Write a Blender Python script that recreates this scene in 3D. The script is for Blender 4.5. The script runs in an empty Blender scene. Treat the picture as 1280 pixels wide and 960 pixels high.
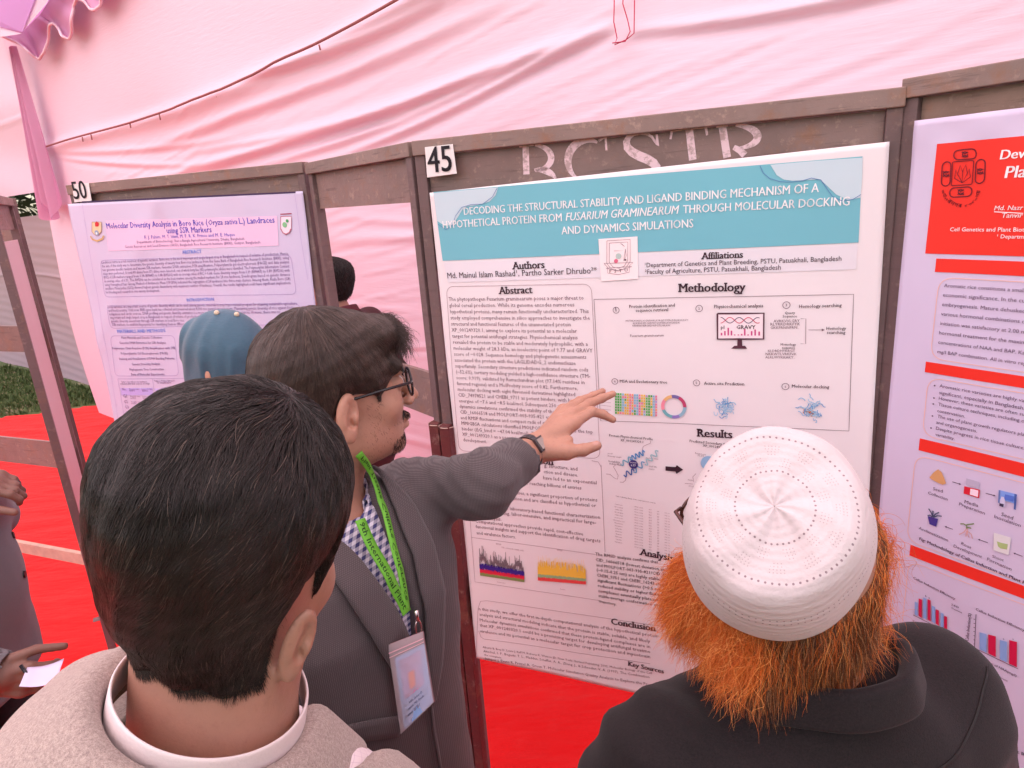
import bpy, bmesh, math, random, time
import numpy as np
from mathutils import Vector, Matrix
random.seed(7); rng = np.random.default_rng(11)
S = bpy.context.scene; COL = S.collection
PI = math.pi

# ------------------------------------------------------------------ camera
F_PX = 827.0; CAM_H = 1.88
_d = np.array([210, 2870, 827.]); _d /= np.linalg.norm(_d)
_up = -_d; _fw = np.array([0, 0, 1.]); _fw = _fw - _fw.dot(_up)*_up; _fw /= np.linalg.norm(_fw)
_rt = np.cross(_fw, _up)
if _rt[0] < 0: _rt = -_rt
CM = np.array([_rt, _fw, _up])                 # camera axes (right, down, forward) to world
CP = np.array([0, 0, CAM_H])
cam_d = bpy.data.cameras.new('camera'); cam = bpy.data.objects.new('camera', cam_d); COL.objects.link(cam)
cam_d.sensor_width = 36; cam_d.lens = 36*F_PX/1280; cam_d.clip_start = .02; cam_d.clip_end = 3000
_r, _dn, _f = CM[:, 0], CM[:, 1], CM[:, 2]
cam.matrix_world = Matrix(((_r[0], -_dn[0], -_f[0], CP[0]), (_r[1], -_dn[1], -_f[1], CP[1]), (_r[2], -_dn[2], -_f[2], CP[2]), (0, 0, 0, 1)))
S.camera = cam

# ------------------------------------------------------------------ sky, sun, exposure
SUN_EL, SUN_AZ = math.radians(50), math.radians(25)      # azimuth clockwise from +Y
w = bpy.data.worlds.new('World'); S.world = w; w.use_nodes = True
nt = w.node_tree; sky = nt.nodes.new('ShaderNodeTexSky'); sky.sky_type = 'NISHITA'; sky.sun_disc = False
sky.sun_elevation = SUN_EL; sky.sun_rotation = SUN_AZ; sky.dust_density = 3.0
bg = nt.nodes['Background']; bg.inputs['Strength'].default_value = .15
nt.links.new(sky.outputs[0], bg.inputs['Color'])
sd = bpy.data.lights.new('sun', 'SUN'); sd.energy = 5.0; sd.angle = math.radians(.5); sd.color = (1, .95, .88)
so = bpy.data.objects.new('sun', sd); COL.objects.link(so)
so.rotation_euler = Vector((math.sin(SUN_AZ)*math.cos(SUN_EL), math.cos(SUN_AZ)*math.cos(SUN_EL), math.sin(SUN_EL))).to_track_quat('Z', 'Y').to_euler()
S.view_settings.view_transform = 'Standard'; S.view_settings.look = 'None'
S.view_settings.exposure = 1.22; S.view_settings.gamma = 1
S.cycles.max_bounces = 10; S.cycles.transparent_max_bounces = 8
S.cycles.caustics_reflective = False; S.cycles.caustics_refractive = False

# ------------------------------------------------------------------ pixel / world maths
def ray(x, y): return CM @ np.array([x-640, y-480, F_PX])/F_PX
def at(x, y, dep): return CP + ray(x, y)*dep
def atz(x, y, z):
    r = ray(x, y); return CP + r*(z-CAM_H)/r[2]
def proj(p):
    v = CM.T @ (np.array(p)-CP); return 640+F_PX*v[0]/v[2], 480+F_PX*v[1]/v[2]
def onplane(x, y, p0, n):
    r = ray(x, y); return CP + r*np.dot(p0-CP, n)/np.dot(r, n)
def unit(v):
    v = np.array(v, float); return v/np.linalg.norm(v)

# ------------------------------------------------------------------ object helpers
def tag(o, label=None, cat=None, group=None, kind=None):
    if label: o['label'] = label
    if cat: o['category'] = cat
    if group: o['group'] = group
    if kind: o['kind'] = kind
    return o
def empty(name, loc=(0, 0, 0), label=None, cat=None, group=None):
    o = bpy.data.objects.new(name, None); COL.objects.link(o); o.location = Vector([float(c) for c in loc]); o.empty_display_size = .1
    return tag(o, label, cat, group)
def link(name, me, mat=None, parent=None, smooth=False):
    o = bpy.data.objects.new(name, me); COL.objects.link(o)
    if mat:
        for m in (mat if isinstance(mat, (list, tuple)) else [mat]): me.materials.append(m)
    if smooth: me.polygons.foreach_set('use_smooth', [True]*len(me.polygons))
    if parent: setpar(o, parent)
    return o
def setpar(o, parent):
    o.parent = parent
    m = Matrix.Identity(4); p = parent
    chain = []
    while p: chain.append(p); p = p.parent
    for q in reversed(chain): m = m @ q.matrix_parent_inverse @ Matrix.LocRotScale(q.location, q.rotation_euler, q.scale)
    o.matrix_parent_inverse = m.inverted()
def mesh(name, V, F, mat=None, parent=None, smooth=False):
    me = bpy.data.meshes.new(name)
    V = np.asarray(V, dtype=np.float32); 
    if isinstance(F, np.ndarray) and F.ndim == 2:
        k = F.shape[1]; me.vertices.add(len(V)); me.vertices.foreach_set('co', V.ravel())
        me.loops.add(F.size); me.loops.foreach_set('vertex_index', F.ravel().astype(np.int32))
        me.polygons.add(len(F)); me.polygons.foreach_set('loop_start', np.arange(0, F.size, k, dtype=np.int32))
        me.update(calc_edges=True)
    else:
        me.from_pydata([tuple(map(float, v)) for v in V], [], [tuple(f) for f in F]); me.update()
    return link(name, me, mat, parent, smooth)
def gridmesh(name, P, mat=None, parent=None, smooth=True, thick=0, closed_u=False):
    """P: (n,m,3) grid of points -> quad sheet; thick adds a solidify"""
    n, m = P.shape[:2]; idx = np.arange(n*m).reshape(n, m)
    if closed_u: idx = np.vstack([idx, idx[:1]])
    F = np.stack([idx[:-1, :-1], idx[1:, :-1], idx[1:, 1:], idx[:-1, 1:]], -1).reshape(-1, 4)
    o = mesh(name, P.reshape(-1, 3), F, mat, parent, smooth)
    if thick:
        md = o.modifiers.new('s', 'SOLIDIFY'); md.thickness = thick; md.offset = 0
    return o
class MB:
    def __init__(s): s.v = []; s.f = []
    def box(s, c, ax, hs):
        """centre, 3 axes rows, half sizes"""
        c = np.array(c, float); ax = np.array(ax, float); b = len(s.v)
        for i in (-1, 1):
            for j in (-1, 1):
                for k in (-1, 1): s.v.append(c+ax[0]*hs[0]*i+ax[1]*hs[1]*j+ax[2]*hs[2]*k)
        for f in ((0, 1, 3, 2), (4, 6, 7, 5), (0, 4, 5, 1), (2, 3, 7, 6), (0, 2, 6, 4), (1, 5, 7, 3)): s.f.append(tuple(b+q for q in f))
        return s
    def quad(s, *p):
        b = len(s.v); s.v += [np.array(q, float) for q in p]; s.f.append(tuple(range(b, b+len(p)))); return s
    def tube(s, pts, r, n=8):
        pts = [np.array(p, float) for p in pts]; b = len(s.v); N = len(pts)
        rs = r if isinstance(r, (list, np.ndarray)) else [r]*N
        prev = None
        for i, p in enumerate(pts):
            t = unit(pts[min(i+1, N-1)]-pts[max(i-1, 0)])
            if prev is None: a = unit(np.cross(t, [0.13, .27, 1]) if abs(t[2]) < .95 else np.cross(t, [1, 0, 0.1]))
            else: a = unit(prev-np.dot(prev, t)*t)
            prev = a; c = np.cross(t, a)
            for k in range(n):
                th = 2*PI*k/n; s.v.append(p+rs[i]*(math.cos(th)*a+math.sin(th)*c))
        for i in range(N-1):
            for k in range(n):
                k2 = (k+1) % n; s.f.append((b+i*n+k, b+i*n+k2, b+(i+1)*n+k2, b+(i+1)*n+k))
        s.f.append(tuple(b+k for k in range(n))[::-1]); s.f.append(tuple(b+(N-1)*n+k for k in range(n)))
        return s
    def build(s, name, mat, parent=None, smooth=False, bevel=0):
        o = mesh(name, s.v, s.f, mat, parent, smooth)
        if bevel:
            md = o.modifiers.new('b', 'BEVEL'); md.width = bevel; md.segments = 2; md.limit_method = 'ANGLE'
        return o

# ------------------------------------------------------------------ materials
class NT:
    def __init__(s, name):
        s.m = bpy.data.materials.new(name); s.m.use_nodes = True; s.t = s.m.node_tree; s.N = s.t.nodes
        s.b = s.N['Principled BSDF']; s.out = s.N['Material Output']
    def n(s, typ, **kw):
        q = s.N.new('ShaderNode'+typ)
        for k, v in kw.items():
            if k.startswith('i_'): q.inputs[k[2:].replace('_', ' ')].default_value = v
            elif isinstance(k, str): setattr(q, k, v)
        return q
    def l(s, a, b): s.t.links.new(a, b)
    def math(s, op, a, b=None, c=None):
        q = s.N.new('ShaderNodeMath'); q.operation = op
        for i, v in enumerate((a, b, c)):
            if v is None: continue
            if isinstance(v, (int, float)): q.inputs[i].default_value = v
            else: s.l(v, q.inputs[i])
        return q.outputs[0]
    def mix(s, fac, a, b):
        q = s.N.new('ShaderNodeMix'); q.data_type = 'RGBA'
        for i, v in ((0, fac), (6, a), (7, b)):
            if isinstance(v, (int, float)): q.inputs[i].default_value = v
            elif isinstance(v, (tuple, list)): q.inputs[i].default_value = (*v[:3], 1)
            else: s.l(v, q.inputs[i])
        return q.outputs[2]
    def coord(s, scale=(1, 1, 1), rot=(0, 0, 0), kind='Object'):
        c = s.N.new('ShaderNodeTexCoord'); mp = s.N.new('ShaderNodeMapping'); mp.inputs['Scale'].default_value = scale; mp.inputs['Rotation'].default_value = rot
        s.l(c.outputs[kind], mp.inputs[0]); return mp.outputs[0]
    def noise(s, vec, scale, detail=4, rough=.55):
        q = s.N.new('ShaderNodeTexNoise'); q.inputs['Scale'].default_value = scale; q.inputs['Detail'].default_value = detail; q.inputs['Roughness'].default_value = rough
        if vec is not None: s.l(vec, q.inputs['Vector'])
        return q.outputs[0]
    def ramp(s, fac, stops):
        q = s.N.new('ShaderNodeValToRGB'); e = q.color_ramp.elements
        while len(e) < len(stops): e.new(.5)
        for i, (p, c) in enumerate(stops): e[i].position = p; e[i].color = (*c[:3], 1) if isinstance(c, (tuple, list)) else (c, c, c, 1)
        s.l(fac, q.inputs[0]); return q.outputs[0]
    def bump(s, h, strength=.3, dist=.01, normal=None):
        q = s.N.new('ShaderNodeBump'); q.inputs['Strength'].default_value = strength; q.inputs['Distance'].default_value = dist
        s.l(h, q.inputs['Height'])
        if normal is not None: s.l(normal, q.inputs['Normal'])
        return q.outputs[0]
def simple(name, col, rough=.6, nz=0, nscale=40, bump=0, metal=0, spec=.4, sheen=0, sss=0):
    m = NT(name); b = m.b; b.inputs['Roughness'].default_value = rough; b.inputs['Metallic'].default_value = metal
    b.inputs['Specular IOR Level'].default_value = spec; b.inputs['Base Color'].default_value = (*col, 1)
    if sheen: b.inputs['Sheen Weight'].default_value = sheen
    if sss: b.inputs['Subsurface Weight'].default_value = sss; b.inputs['Subsurface Radius'].default_value = (.012, .004, .002); b.inputs['Subsurface Scale'].default_value = .6
    if nz or bump:
        v = m.coord(); f = m.noise(v, nscale)
        if nz: m.l(m.mix(f, tuple(c*(1-nz) for c in col), tuple(min(1, c*(1+nz)) for c in col)), b.inputs['Base Color'])
        if bump: m.l(m.bump(f, bump, .004), b.inputs['Normal'])
    return m.m
def lin(r, g, b):
    return tuple(((c/255)/12.92 if c/255 <= .04045 else ((c/255+.055)/1.055)**2.4) for c in (r, g, b))
def cloth(name, col, trans, tcol, bump=.15, wscale=900):
    m = NT(name); m.N.remove(m.b); v = m.coord()
    n1 = m.noise(v, 1.3, 3); big = m.noise(v, .35, 2)
    c = m.mix(n1, tuple(q*.97 for q in col), tuple(min(1, q*1.03) for q in col))
    d = m.n('BsdfDiffuse'); m.l(c, d.inputs[0]); t = m.n('BsdfTranslucent'); t.inputs[0].default_value = (*tcol, 1)
    g = m.n('BsdfGlossy'); g.inputs['Roughness'].default_value = .45; g.inputs[0].default_value = (1, .9, .95, 1)
    st = m.noise(m.coord((1, 1, 9)), 9, 4); bn = m.bump(st, bump, .01)
    for q in (d, t, g): m.l(bn, q.inputs['Normal'])
    mx = m.n('MixShader'); mx.inputs[0].default_value = trans; m.l(d.outputs[0], mx.inputs[1]); m.l(t.outputs[0], mx.inputs[2])
    mx2 = m.n('MixShader'); mx2.inputs[0].default_value = .06; m.l(mx.outputs[0], mx2.inputs[1]); m.l(g.outputs[0], mx2.inputs[2])
    m.l(mx2.outputs[0], m.out.inputs[0]); return m.m
PINK = (.74, .565, .665)
M_wall = cloth('pink_cloth', PINK, .02, (.82, .66, .78))
M_roof = cloth('roof_cloth', (.84, .68, .72), .62, (.93, .79, .82), .05)
M_purple = cloth('purple_cloth', (.55, .30, .62), .4, (.75, .40, .85), .05)
M_white = cloth('white_cloth', (.85, .78, .84), .5, (.95, .85, .95), .05)
M_valance = cloth('valance_cloth', (.68, .36, .56), .4, (.80, .42, .70), .05)
M_fence = cloth('grey_pink_cloth', (.50, .37, .41), .25, (.6, .45, .5), .03)
M_red = None
def carpet_mat():
    m = NT('red_carpet'); v = m.coord(); b = m.b
    a = m.noise(v, 2.2, 4); f = m.noise(v, 420, 2); w_ = m.noise(m.coord((1.2, 3.5, 1), (0, 0, .5)), 2.0, 3)
    c = m.mix(a, (.58, .002, .004), (.80, .006, .009)); c = m.mix(m.math('MULTIPLY', m.ramp(m.noise(v, 6.5, 6, .7), [(.55, 0), (.8, 1)]), .35), c, (.78, .10, .08)); m.l(m.mix(m.ramp(f, [(.35, 0), (.7, 1)]), c, (.82, .010, .012)), b.inputs['Base Color'])
    b.inputs['Roughness'].default_value = .95; b.inputs['Specular IOR Level'].default_value = .1; b.inputs['Sheen Weight'].default_value = .3
    b.inputs['Sheen Tint'].default_value = (1, .45, .40, 1)
    m.l(m.bump(f, .5, .004, m.bump(w_, .5, .05)), b.inputs['Normal']); return m.m
M_red = carpet_mat()
def grass_mat():
    m = NT('grass'); v = m.coord(); f = m.noise(v, 60, 6); a = m.noise(v, 2.3, 3)
    c = m.mix(f, (.03, .06, .012), (.16, .19, .05)); m.l(m.mix(m.ramp(a, [(.5, 0), (.7, 1)]), c, (.36, .27, .17)), m.b.inputs['Base Color'])
    m.b.inputs['Roughness'].default_value = .9; m.l(m.bump(f, .8, .03), m.b.inputs['Normal']); return m.m
def brown_mat(name='brown_board', base=(.155, .098, .092), dirt=.5, seed=0.):
    """old painted plywood and steel: scuffs, rubbed edges, stuck paper remains"""
    m = NT(name); v = m.coord(); b = m.b
    mp = m.N.new('ShaderNodeMapping'); mp.inputs['Location'].default_value = (seed, seed*1.7, seed*.3); m.l(v, mp.inputs[0]); v = mp.outputs[0]
    n1 = m.noise(v, 5, 6, .65); n2 = m.noise(v, 38, 8, .7); n3 = m.noise(m.coord((3, 3, 40)), 3, 5, .6)
    c = m.mix(n1, tuple(q*.72 for q in base), tuple(q*1.35 for q in base))
    c = m.mix(m.math('MULTIPLY', m.ramp(n2, [(.56, 0), (.72, 1)]), dirt), c, (.42, .30, .25))
    c = m.mix(m.math('MULTIPLY', m.ramp(n3, [(.58, 0), (.66, 1)]), .35*dirt), c, (.05, .03, .03))
    n4 = m.noise(v, 11, 7, .7); c = m.mix(m.math('MULTIPLY', m.ramp(n4, [(.54, 0), (.68, 1)]), .65*dirt), c, (.30, .145, .085))
    n5 = m.noise(v, 3.2, 5, .6); c = m.mix(m.math('MULTIPLY', m.ramp(n5, [(.5, 0), (.75, 1)]), .5*dirt), c, tuple(q*.45 for q in base))
    m.l(c, b.inputs['Base Color']); m.l(m.ramp(n2, [(.3, .42), (.7, .75)]), b.inputs['Roughness']); m.l(m.bump(n2, .35, .004), b.inputs['Normal']); return m.m
M_brown = brown_mat('brown_board', (.235, .155, .14), 1.); M_post = brown_mat('brown_frame', (.15, .095, .095), .5, 3.1); M_rail = brown_mat('rail_frame', (.25, .175, .155), 1.15, 8.3)
M_carpet_refl = brown_mat('carpet_reflection', (.11, .022, .024), .5, 5.0)  # red reflected from the carpet, put into the post colour
M_wood = simple('pale_wood', (.55, .36, .28), .7, .3, 20, .3)
def paper(name, col, rough=.38, bump=.08):
    m = NT(name); v = m.coord(); m.b.inputs['Base Color'].default_value = (*col, 1); m.b.inputs['Roughness'].default_value = rough; m.b.inputs['Specular IOR Level'].default_value = .35
    m.l(m.bump(m.noise(v, 7, 3), bump, .02), m.b.inputs['Normal']); return m.m
M_paper = paper('poster_paper', (.86, .80, .83)); M_lilac = paper('lilac_paper', (.68, .60, .80)); M_lilac2 = paper('lilac_paper_bright', (.66, .57, .76))
M_white_card = simple('white_card', (.85, .80, .80), .5)
M_tape = simple('masking_tape', (.72, .55, .47), .35)
_ink = {}
def ink(r, g, b, rough=.45):
    k = (r, g, b)
    if k not in _ink:
        m = NT('print_ink'); m.b.inputs['Base Color'].default_value = (*lin(r, g, b), 1); m.b.inputs['Roughness'].default_value = rough
        m.b.inputs['Specular IOR Level'].default_value = .3; _ink[k] = m.m
    return _ink[k]

# ------------------------------------------------------------------ setting: ground, carpet
gx = 400
gnd = mesh('ground', [(-gx, -gx, 0), (gx, -gx, 0), (gx, gx, 0), (-gx, gx, 0)], [(0, 1, 2, 3)], grass_mat()); tag(gnd, kind='structure')
WD = unit([math.cos(math.radians(142)), math.sin(math.radians(142)), 0])      # wall direction, to the far left
WK = np.array([-4.28, 6.58, 0.]); WN = np.array([WD[1], -WD[0], 0.])
if WN[1] > 0: WN = -WN                                                        # faces the camera
def wall(s, z, h=0): return WK - WD*s + np.array([0, 0, 1.])*z + WN*h
def wall_sz(x, y):
    q = onplane(x, y, WK, WN); return float(np.dot(q-WK, -WD)), float(q[2])
nx_, ny_ = 260, 260
X, Y = np.meshgrid(np.linspace(-9, 9, nx_), np.linspace(-6, 9.5, ny_), indexing='ij')
Z = .008+.006*np.sin(X*2.1+np.sin(Y*1.3)*2)+.004*np.sin(Y*3.7+X)
for _ in range(26):
    cx, cy, th, L, A = rng.uniform(-5, 2), rng.uniform(1.5, 7), rng.uniform(-.6, .3), rng.uniform(.4, 1.3), rng.uniform(.008, .02)
    uu = (X-cx)*math.cos(th)+(Y-cy)*math.sin(th); vv = -(X-cx)*math.sin(th)+(Y-cy)*math.cos(th)
    Z += 1.6*A*np.exp(-(uu/L)**2-(vv/.05)**2)
Z = np.maximum(Z, .004)
P = np.stack([X, Y, Z], -1)
c0 = np.array([-5.0, 6.75]); sd_ = (P[..., 0]-c0[0])*(-.35)+(P[..., 1]-c0[1])*.94
idx = np.arange(nx_*ny_).reshape(nx_, ny_)
F = np.stack([idx[:-1, :-1], idx[1:, :-1], idx[1:, 1:], idx[:-1, 1:]], -1).reshape(-1, 4)
cen = P.reshape(-1, 3)[F].mean(1)
keep = (cen[:, 1] > -.4) & ((cen[:, 0]-c0[0])*(-.33)+(cen[:, 1]-c0[1])*.95 < .05*np.sin(cen[:, 0]*3)) & (np.einsum('ij,j->i', cen-WK, -WN) < .9)
car = mesh('carpet', P.reshape(-1, 3), F[keep], M_red, None, True); tag(car, kind='structure')

# ------------------------------------------------------------------ tent cloth
def foldfield(Sg, Zg):
    H_ = np.zeros_like(Sg)
    def seg(s0, z0, s1, z1, A, wd, bend=0):
        if s0 > s1: s0, z0, s1, z1 = s1, z1, s0, z0
        t = (Sg-s0)/(s1-s0); zz = z0+(z1-z0)*t-bend*4*t*(1-t)
        env = np.where((t > 0) & (t < 1), np.sin(PI*np.clip(t, 0, 1))**.6, 0)
        dz = Zg-zz
        return A*env*(np.exp(-(dz/wd)**2)-.5*np.exp(-((dz+wd*1.7)/(wd*1.3))**2))
    px = [((772, 30), (250, 210), .030, .022), ((772, 32), (60, 262), .016, .03), ((770, 30), (430, 190), .024, .018), ((560, 0), (300, 100), .02, .02),
          ((772, 36), (330, 205), .018, .02), ((640, 0), (180, 185), .02, .03), ((500, 130), (230, 190), .012, .02), ((70, 190), (300, 170), .012, .02),
          ((68, 195), (260, 205), .012, .018), ((780, 40), (1280, -60), .02, .02), ((690, 60), (470, 150), .012, .012), ((150, 30), (95, 60), .02, .02), ((180, -10), (110, 30), .018, .02)]
    for a, b, A, wd in px:
        s0, z0 = wall_sz(*a); s1, z1 = wall_sz(*b); H_ += 1.25*seg(s0, z0, s1, z1, A, wd, .03)
    for _ in range(480):
        s0 = rng.uniform(1, 9.5); zc = rng.uniform(.1, 2.65); L = rng.uniform(.25, .9); sl = (.10+.10*(zc-1.2)) + rng.normal(0, .03)
        if zc > 2.55: sl = .1
        H_ += seg(s0, zc, s0+L, zc+sl*L, rng.uniform(.001, .0048), rng.uniform(.006, .016))
    for _ in range(26):
        s0 = rng.uniform(.3, 9); zc = rng.uniform(.15, 2.0); L = rng.uniform(1.2, 2.6); sl = rng.normal(.03, .03)
        H_ += seg(s0, zc, s0+L, zc+sl*L, rng.uniform(.004, .011), rng.uniform(.014, .03), rng.uniform(-.05, .08))
    H_ += .05*np.sin(Sg*1.1+.6)*np.sin(Zg*1.3)+.02*np.sin(Sg*2.7+Zg*2)
    return H_
Sg, Zg = np.meshgrid(np.linspace(0, 12, 900), np.linspace(0.0, 4.2, 300), indexing='ij')
Hf = foldfield(Sg, Zg)
ropeS = np.array([wall_sz(65, 185), wall_sz(230, 137), wall_sz(300, 112), wall_sz(400, 62), wall_sz(520, 0), (7.0, 2.9), (12, 3.0)])
Zr = np.interp(Sg, ropeS[:, 0], ropeS[:, 1])
Hf = np.where(Zg > Zr, Hf*np.exp(-(Zg-Zr)*6), Hf)+.03*np.exp(-((Zg-Zr)/.05)**2)
P = WK-WD*Sg[..., None]+np.array([0, 0, 1.])*Zg[..., None]+WN*Hf[..., None]
o = gridmesh('tent_wall', P, M_wall); tag(o, 'long pale pink cloth tent wall with diagonal tension folds behind the boards', 'tent wall')
# rope holding the cloth, and seam with red thread
mb = MB(); _rs = np.linspace(ropeS[0, 0], ropeS[5, 0], 60); pts = [wall(s, float(np.interp(s, ropeS[:, 0], ropeS[:, 1])), .052+float(Hf[min(899, int(s/12*899)), min(299, int(np.interp(s, ropeS[:, 0], ropeS[:, 1])/4.2*299))])) for s in _rs]
mb.tube(pts, .007, 6)
for s in (1.25, 1.42, 2.1, 2.55, 3.3, 4.35):
    z = np.interp(s, ropeS[:, 0], ropeS[:, 1]); mb.tube([wall(s, z, .05), wall(s+.01, z-.012-.03*((s*7) % 1), .055)], .005, 5)
o = mb.build('tent_rope', simple('old_rope', (.30, .12, .12), .9), None, True); tag(o, 'thin dark rope tied across the pink tent wall', 'rope')
mb = MB(); t_pts = [(776, -10), (775, 30), (779, 50), (776, 58), (790, 52), (800, 44), (801, -10)]
mb.tube([onplane(x, y, WK, WN)+WN*.05 for x, y in t_pts], .0022, 5)
t_pts = [(788, -10), (787, 8), (793, 28), (796, 42), (790, 54), (774, 56)]
mb.tube([onplane(x, y, WK, WN)+WN*.055 for x, y in t_pts], .0022, 5)
o = mb.build('loose_thread', simple('red_thread', (.55, .04, .10), .8), None, True); tag(o, 'loose red thread looped on the pink wall at top centre', 'thread')

# upper cloth beyond the corner, the lower fence cloth and the drape between them
sg, zg = np.meshgrid(np.linspace(-9, .1, 200), np.linspace(2.24, 3.7, 60), indexing='ij')
P = WK-WD*sg[..., None]+np.array([0, 0, 1.])*zg[..., None]+WN*(-.25+.02*np.sin(sg*9)[..., None]*0+.02*np.sin(zg*7+sg)[..., None]+.012*np.exp(-((zg-2.95)/.02)**2)[..., None])
o = gridmesh('hanging_cloth', P, M_wall); tag(o, 'pink cloth panel hanging above the dark gap at far left', 'tent cloth')
sg, zg = np.meshgrid(np.linspace(-10, .6, 300), np.linspace(0.02, 2.02, 160), indexing='ij')
hh = -.45+.0022*np.sin(zg*60+sg*3)+.012*np.sin(sg*4)+.02*np.exp(-((zg-1.32-.02*np.sin(sg*2))/.02)**2)
P = WK-WD*sg[..., None]+np.array([0, 0, 1.])*zg[..., None]+WN*hh[..., None]
o = gridmesh('fence_cloth', P, M_fence); tag(o, 'dull grey pink cloth fence standing on the grass at left', 'cloth fence')
# bunched tail of cloth hanging at the corner
def drape(name, top, bot, wtop, wbot, n, amp, mat, label, cat, zfun=None):
    u = np.linspace(-.5, .5, 60); v = np.linspace(0, 1, 40); U, V_ = np.meshgrid(u, v, indexing='ij')
    wd = wtop+(wbot-wtop)*V_; c = np.array(top)*(1-V_[..., None])+np.array(bot)*V_[..., None]
    P = c+(-WD)*(U*wd)[..., None]+WN*(amp*np.cos(U*2*PI*n+V_*1.5)*(.4+.6*V_))[..., None]
    P[..., 2] += -(.16*np.abs(np.sin(U*PI*2.0+.4))*V_*(1 if zfun is None else zfun))
    o = gridmesh(name, P, mat, None, True); tag(o, label, cat); return o
M_drape = cloth('mauve_cloth', (.66, .36, .54), .4, (.78, .42, .66), .05)
drape('cloth_tail', wall(.50, 3.35, .12), wall(.42, 2.10, .12), .07, .40, 3, .05, M_drape, 'gathered mauve cloth tail hanging down at the tent corner', 'drape')
# scalloped valance under the striped ceiling
def valance():
    prof = [(-40, 60, 60), (0, 44, 50), (20, 52, 62), (34, 62, 70), (42, 70, 78), (50, 74, 80), (57, 68, 76), (60, 50, 64), (63, 34, 45), (68, 30, 38), (74, 36, 44), (80, 47, 53), (86, 49, 52), (91, 38, 42), (92, 20, 26), (92, 6, 12), (98, 0, 2), (106, 2, 6), (114, 12, 16), (120, 15, 17), (126, 5, 10), (127, -10, -4), (140, -40, -30), (200, -60, -50)]
    bot = [(x, y) for x, y, _ in prof]; tops = [(-60, 30), (28, 36), (60, -6), (120, -60)]
    n = len(bot); rows = []
    def DD(x, y): q = onplane(x, y, WK, WN); return min(5.3, float((q-CP)@CM[:, 2])-.22)
    xs = np.linspace(0, 1, 160); bx = np.interp(xs, np.linspace(0, 1, n), [b[0] for b in bot]); by = np.interp(xs, np.linspace(0, 1, n), [b[1] for b in bot])
    tx = np.interp(xs, [0, .2, .65, 1], [t[0] for t in tops]); ty = np.interp(xs, [0, .2, .65, 1], [t[1] for t in tops])
    G = np.zeros((160, 16, 3))
    for i in range(160):
        a = at(tx[i], ty[i], DD(tx[i], ty[i])+.1); b = at(bx[i], by[i], DD(bx[i], by[i]))
        for j in range(16):
            t = j/15; G[i, j] = a*(1-t)+b*t+np.array([.3, -.9, 0])*.03*math.sin(i*.35)*t
    o = gridmesh('valance', G, M_valance, None, True, .004); tag(o, 'scalloped mauve cloth valance hanging from the tent ceiling edge', 'valance')
    mb = MB(); mb.tube([G[i, 15]+np.array([0, -.01, 0]) for i in range(0, 160, 2)], .011, 6); mb.build('trim', M_wall, o, True)
valance()
def strip(name, quads, mat, label, D):
    mb = MB()
    for q in quads: mb.quad(*[at(x, y, d) for x, y, d in q])
    o = mb.build(name, mat); tag(o, label, 'tent cloth')
strip('ceiling_stripe', [[(-80, -10, 5.4), (60, -45, 4.9), (28, 40, 5.1), (-80, 14, 5.5)]], M_purple, 'purple stripe of the tent ceiling at top left', 5)
strip('ceiling_cloth', [[(28, 40, 5.12), (60, -45, 4.92), (110, -60, 4.7), (62, 0, 4.85)]], M_white, 'pale lilac cloth strip of the ceiling beside the valance', 5)
strip('ceiling_stripe', [[(28, 40, 5.08), (62, 0, 4.82), (100, -45, 4.65), (72, -20, 4.75), (50, 18, 4.95)]], M_purple, 'narrow purple stripe between ceiling cloth and valance', 5)
strip('ceiling_cloth', [[(-90, 10, 5.6), (-90, 60, 5.4), (28, 42, 5.12)]], M_white, 'white cloth strip of the ceiling at the left edge', 5)

# tent roof: slopes up from the wall top over the whole stand, then level
r0 = [(-2.5, 4.15), (1.5, 4.3), (6, 4.1), (12, 3.4)]
sg, dg = np.meshgrid(np.linspace(-8, 13.5, 80), np.linspace(-.3, 13, 70), indexing='ij')
zz = 4.15+.35*np.sin(np.clip(dg/13, 0, 1)*PI)+.03*np.sin(sg*4)
P = WK-WD*sg[..., None]+WN*dg[..., None]; P[..., 2] = zz
P = P-WN*np.clip(1-(sg+3.5)/4.2, 0, 1)[..., None]*4.5*np.clip(1-dg/3, 0, 1)[..., None]  # left end stretched back over the fence, added to shade it from the sun
o = gridmesh('tent_roof', P, M_roof); tag(o, 'pale pink cloth roof of the tent overhead', 'tent roof')
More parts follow.
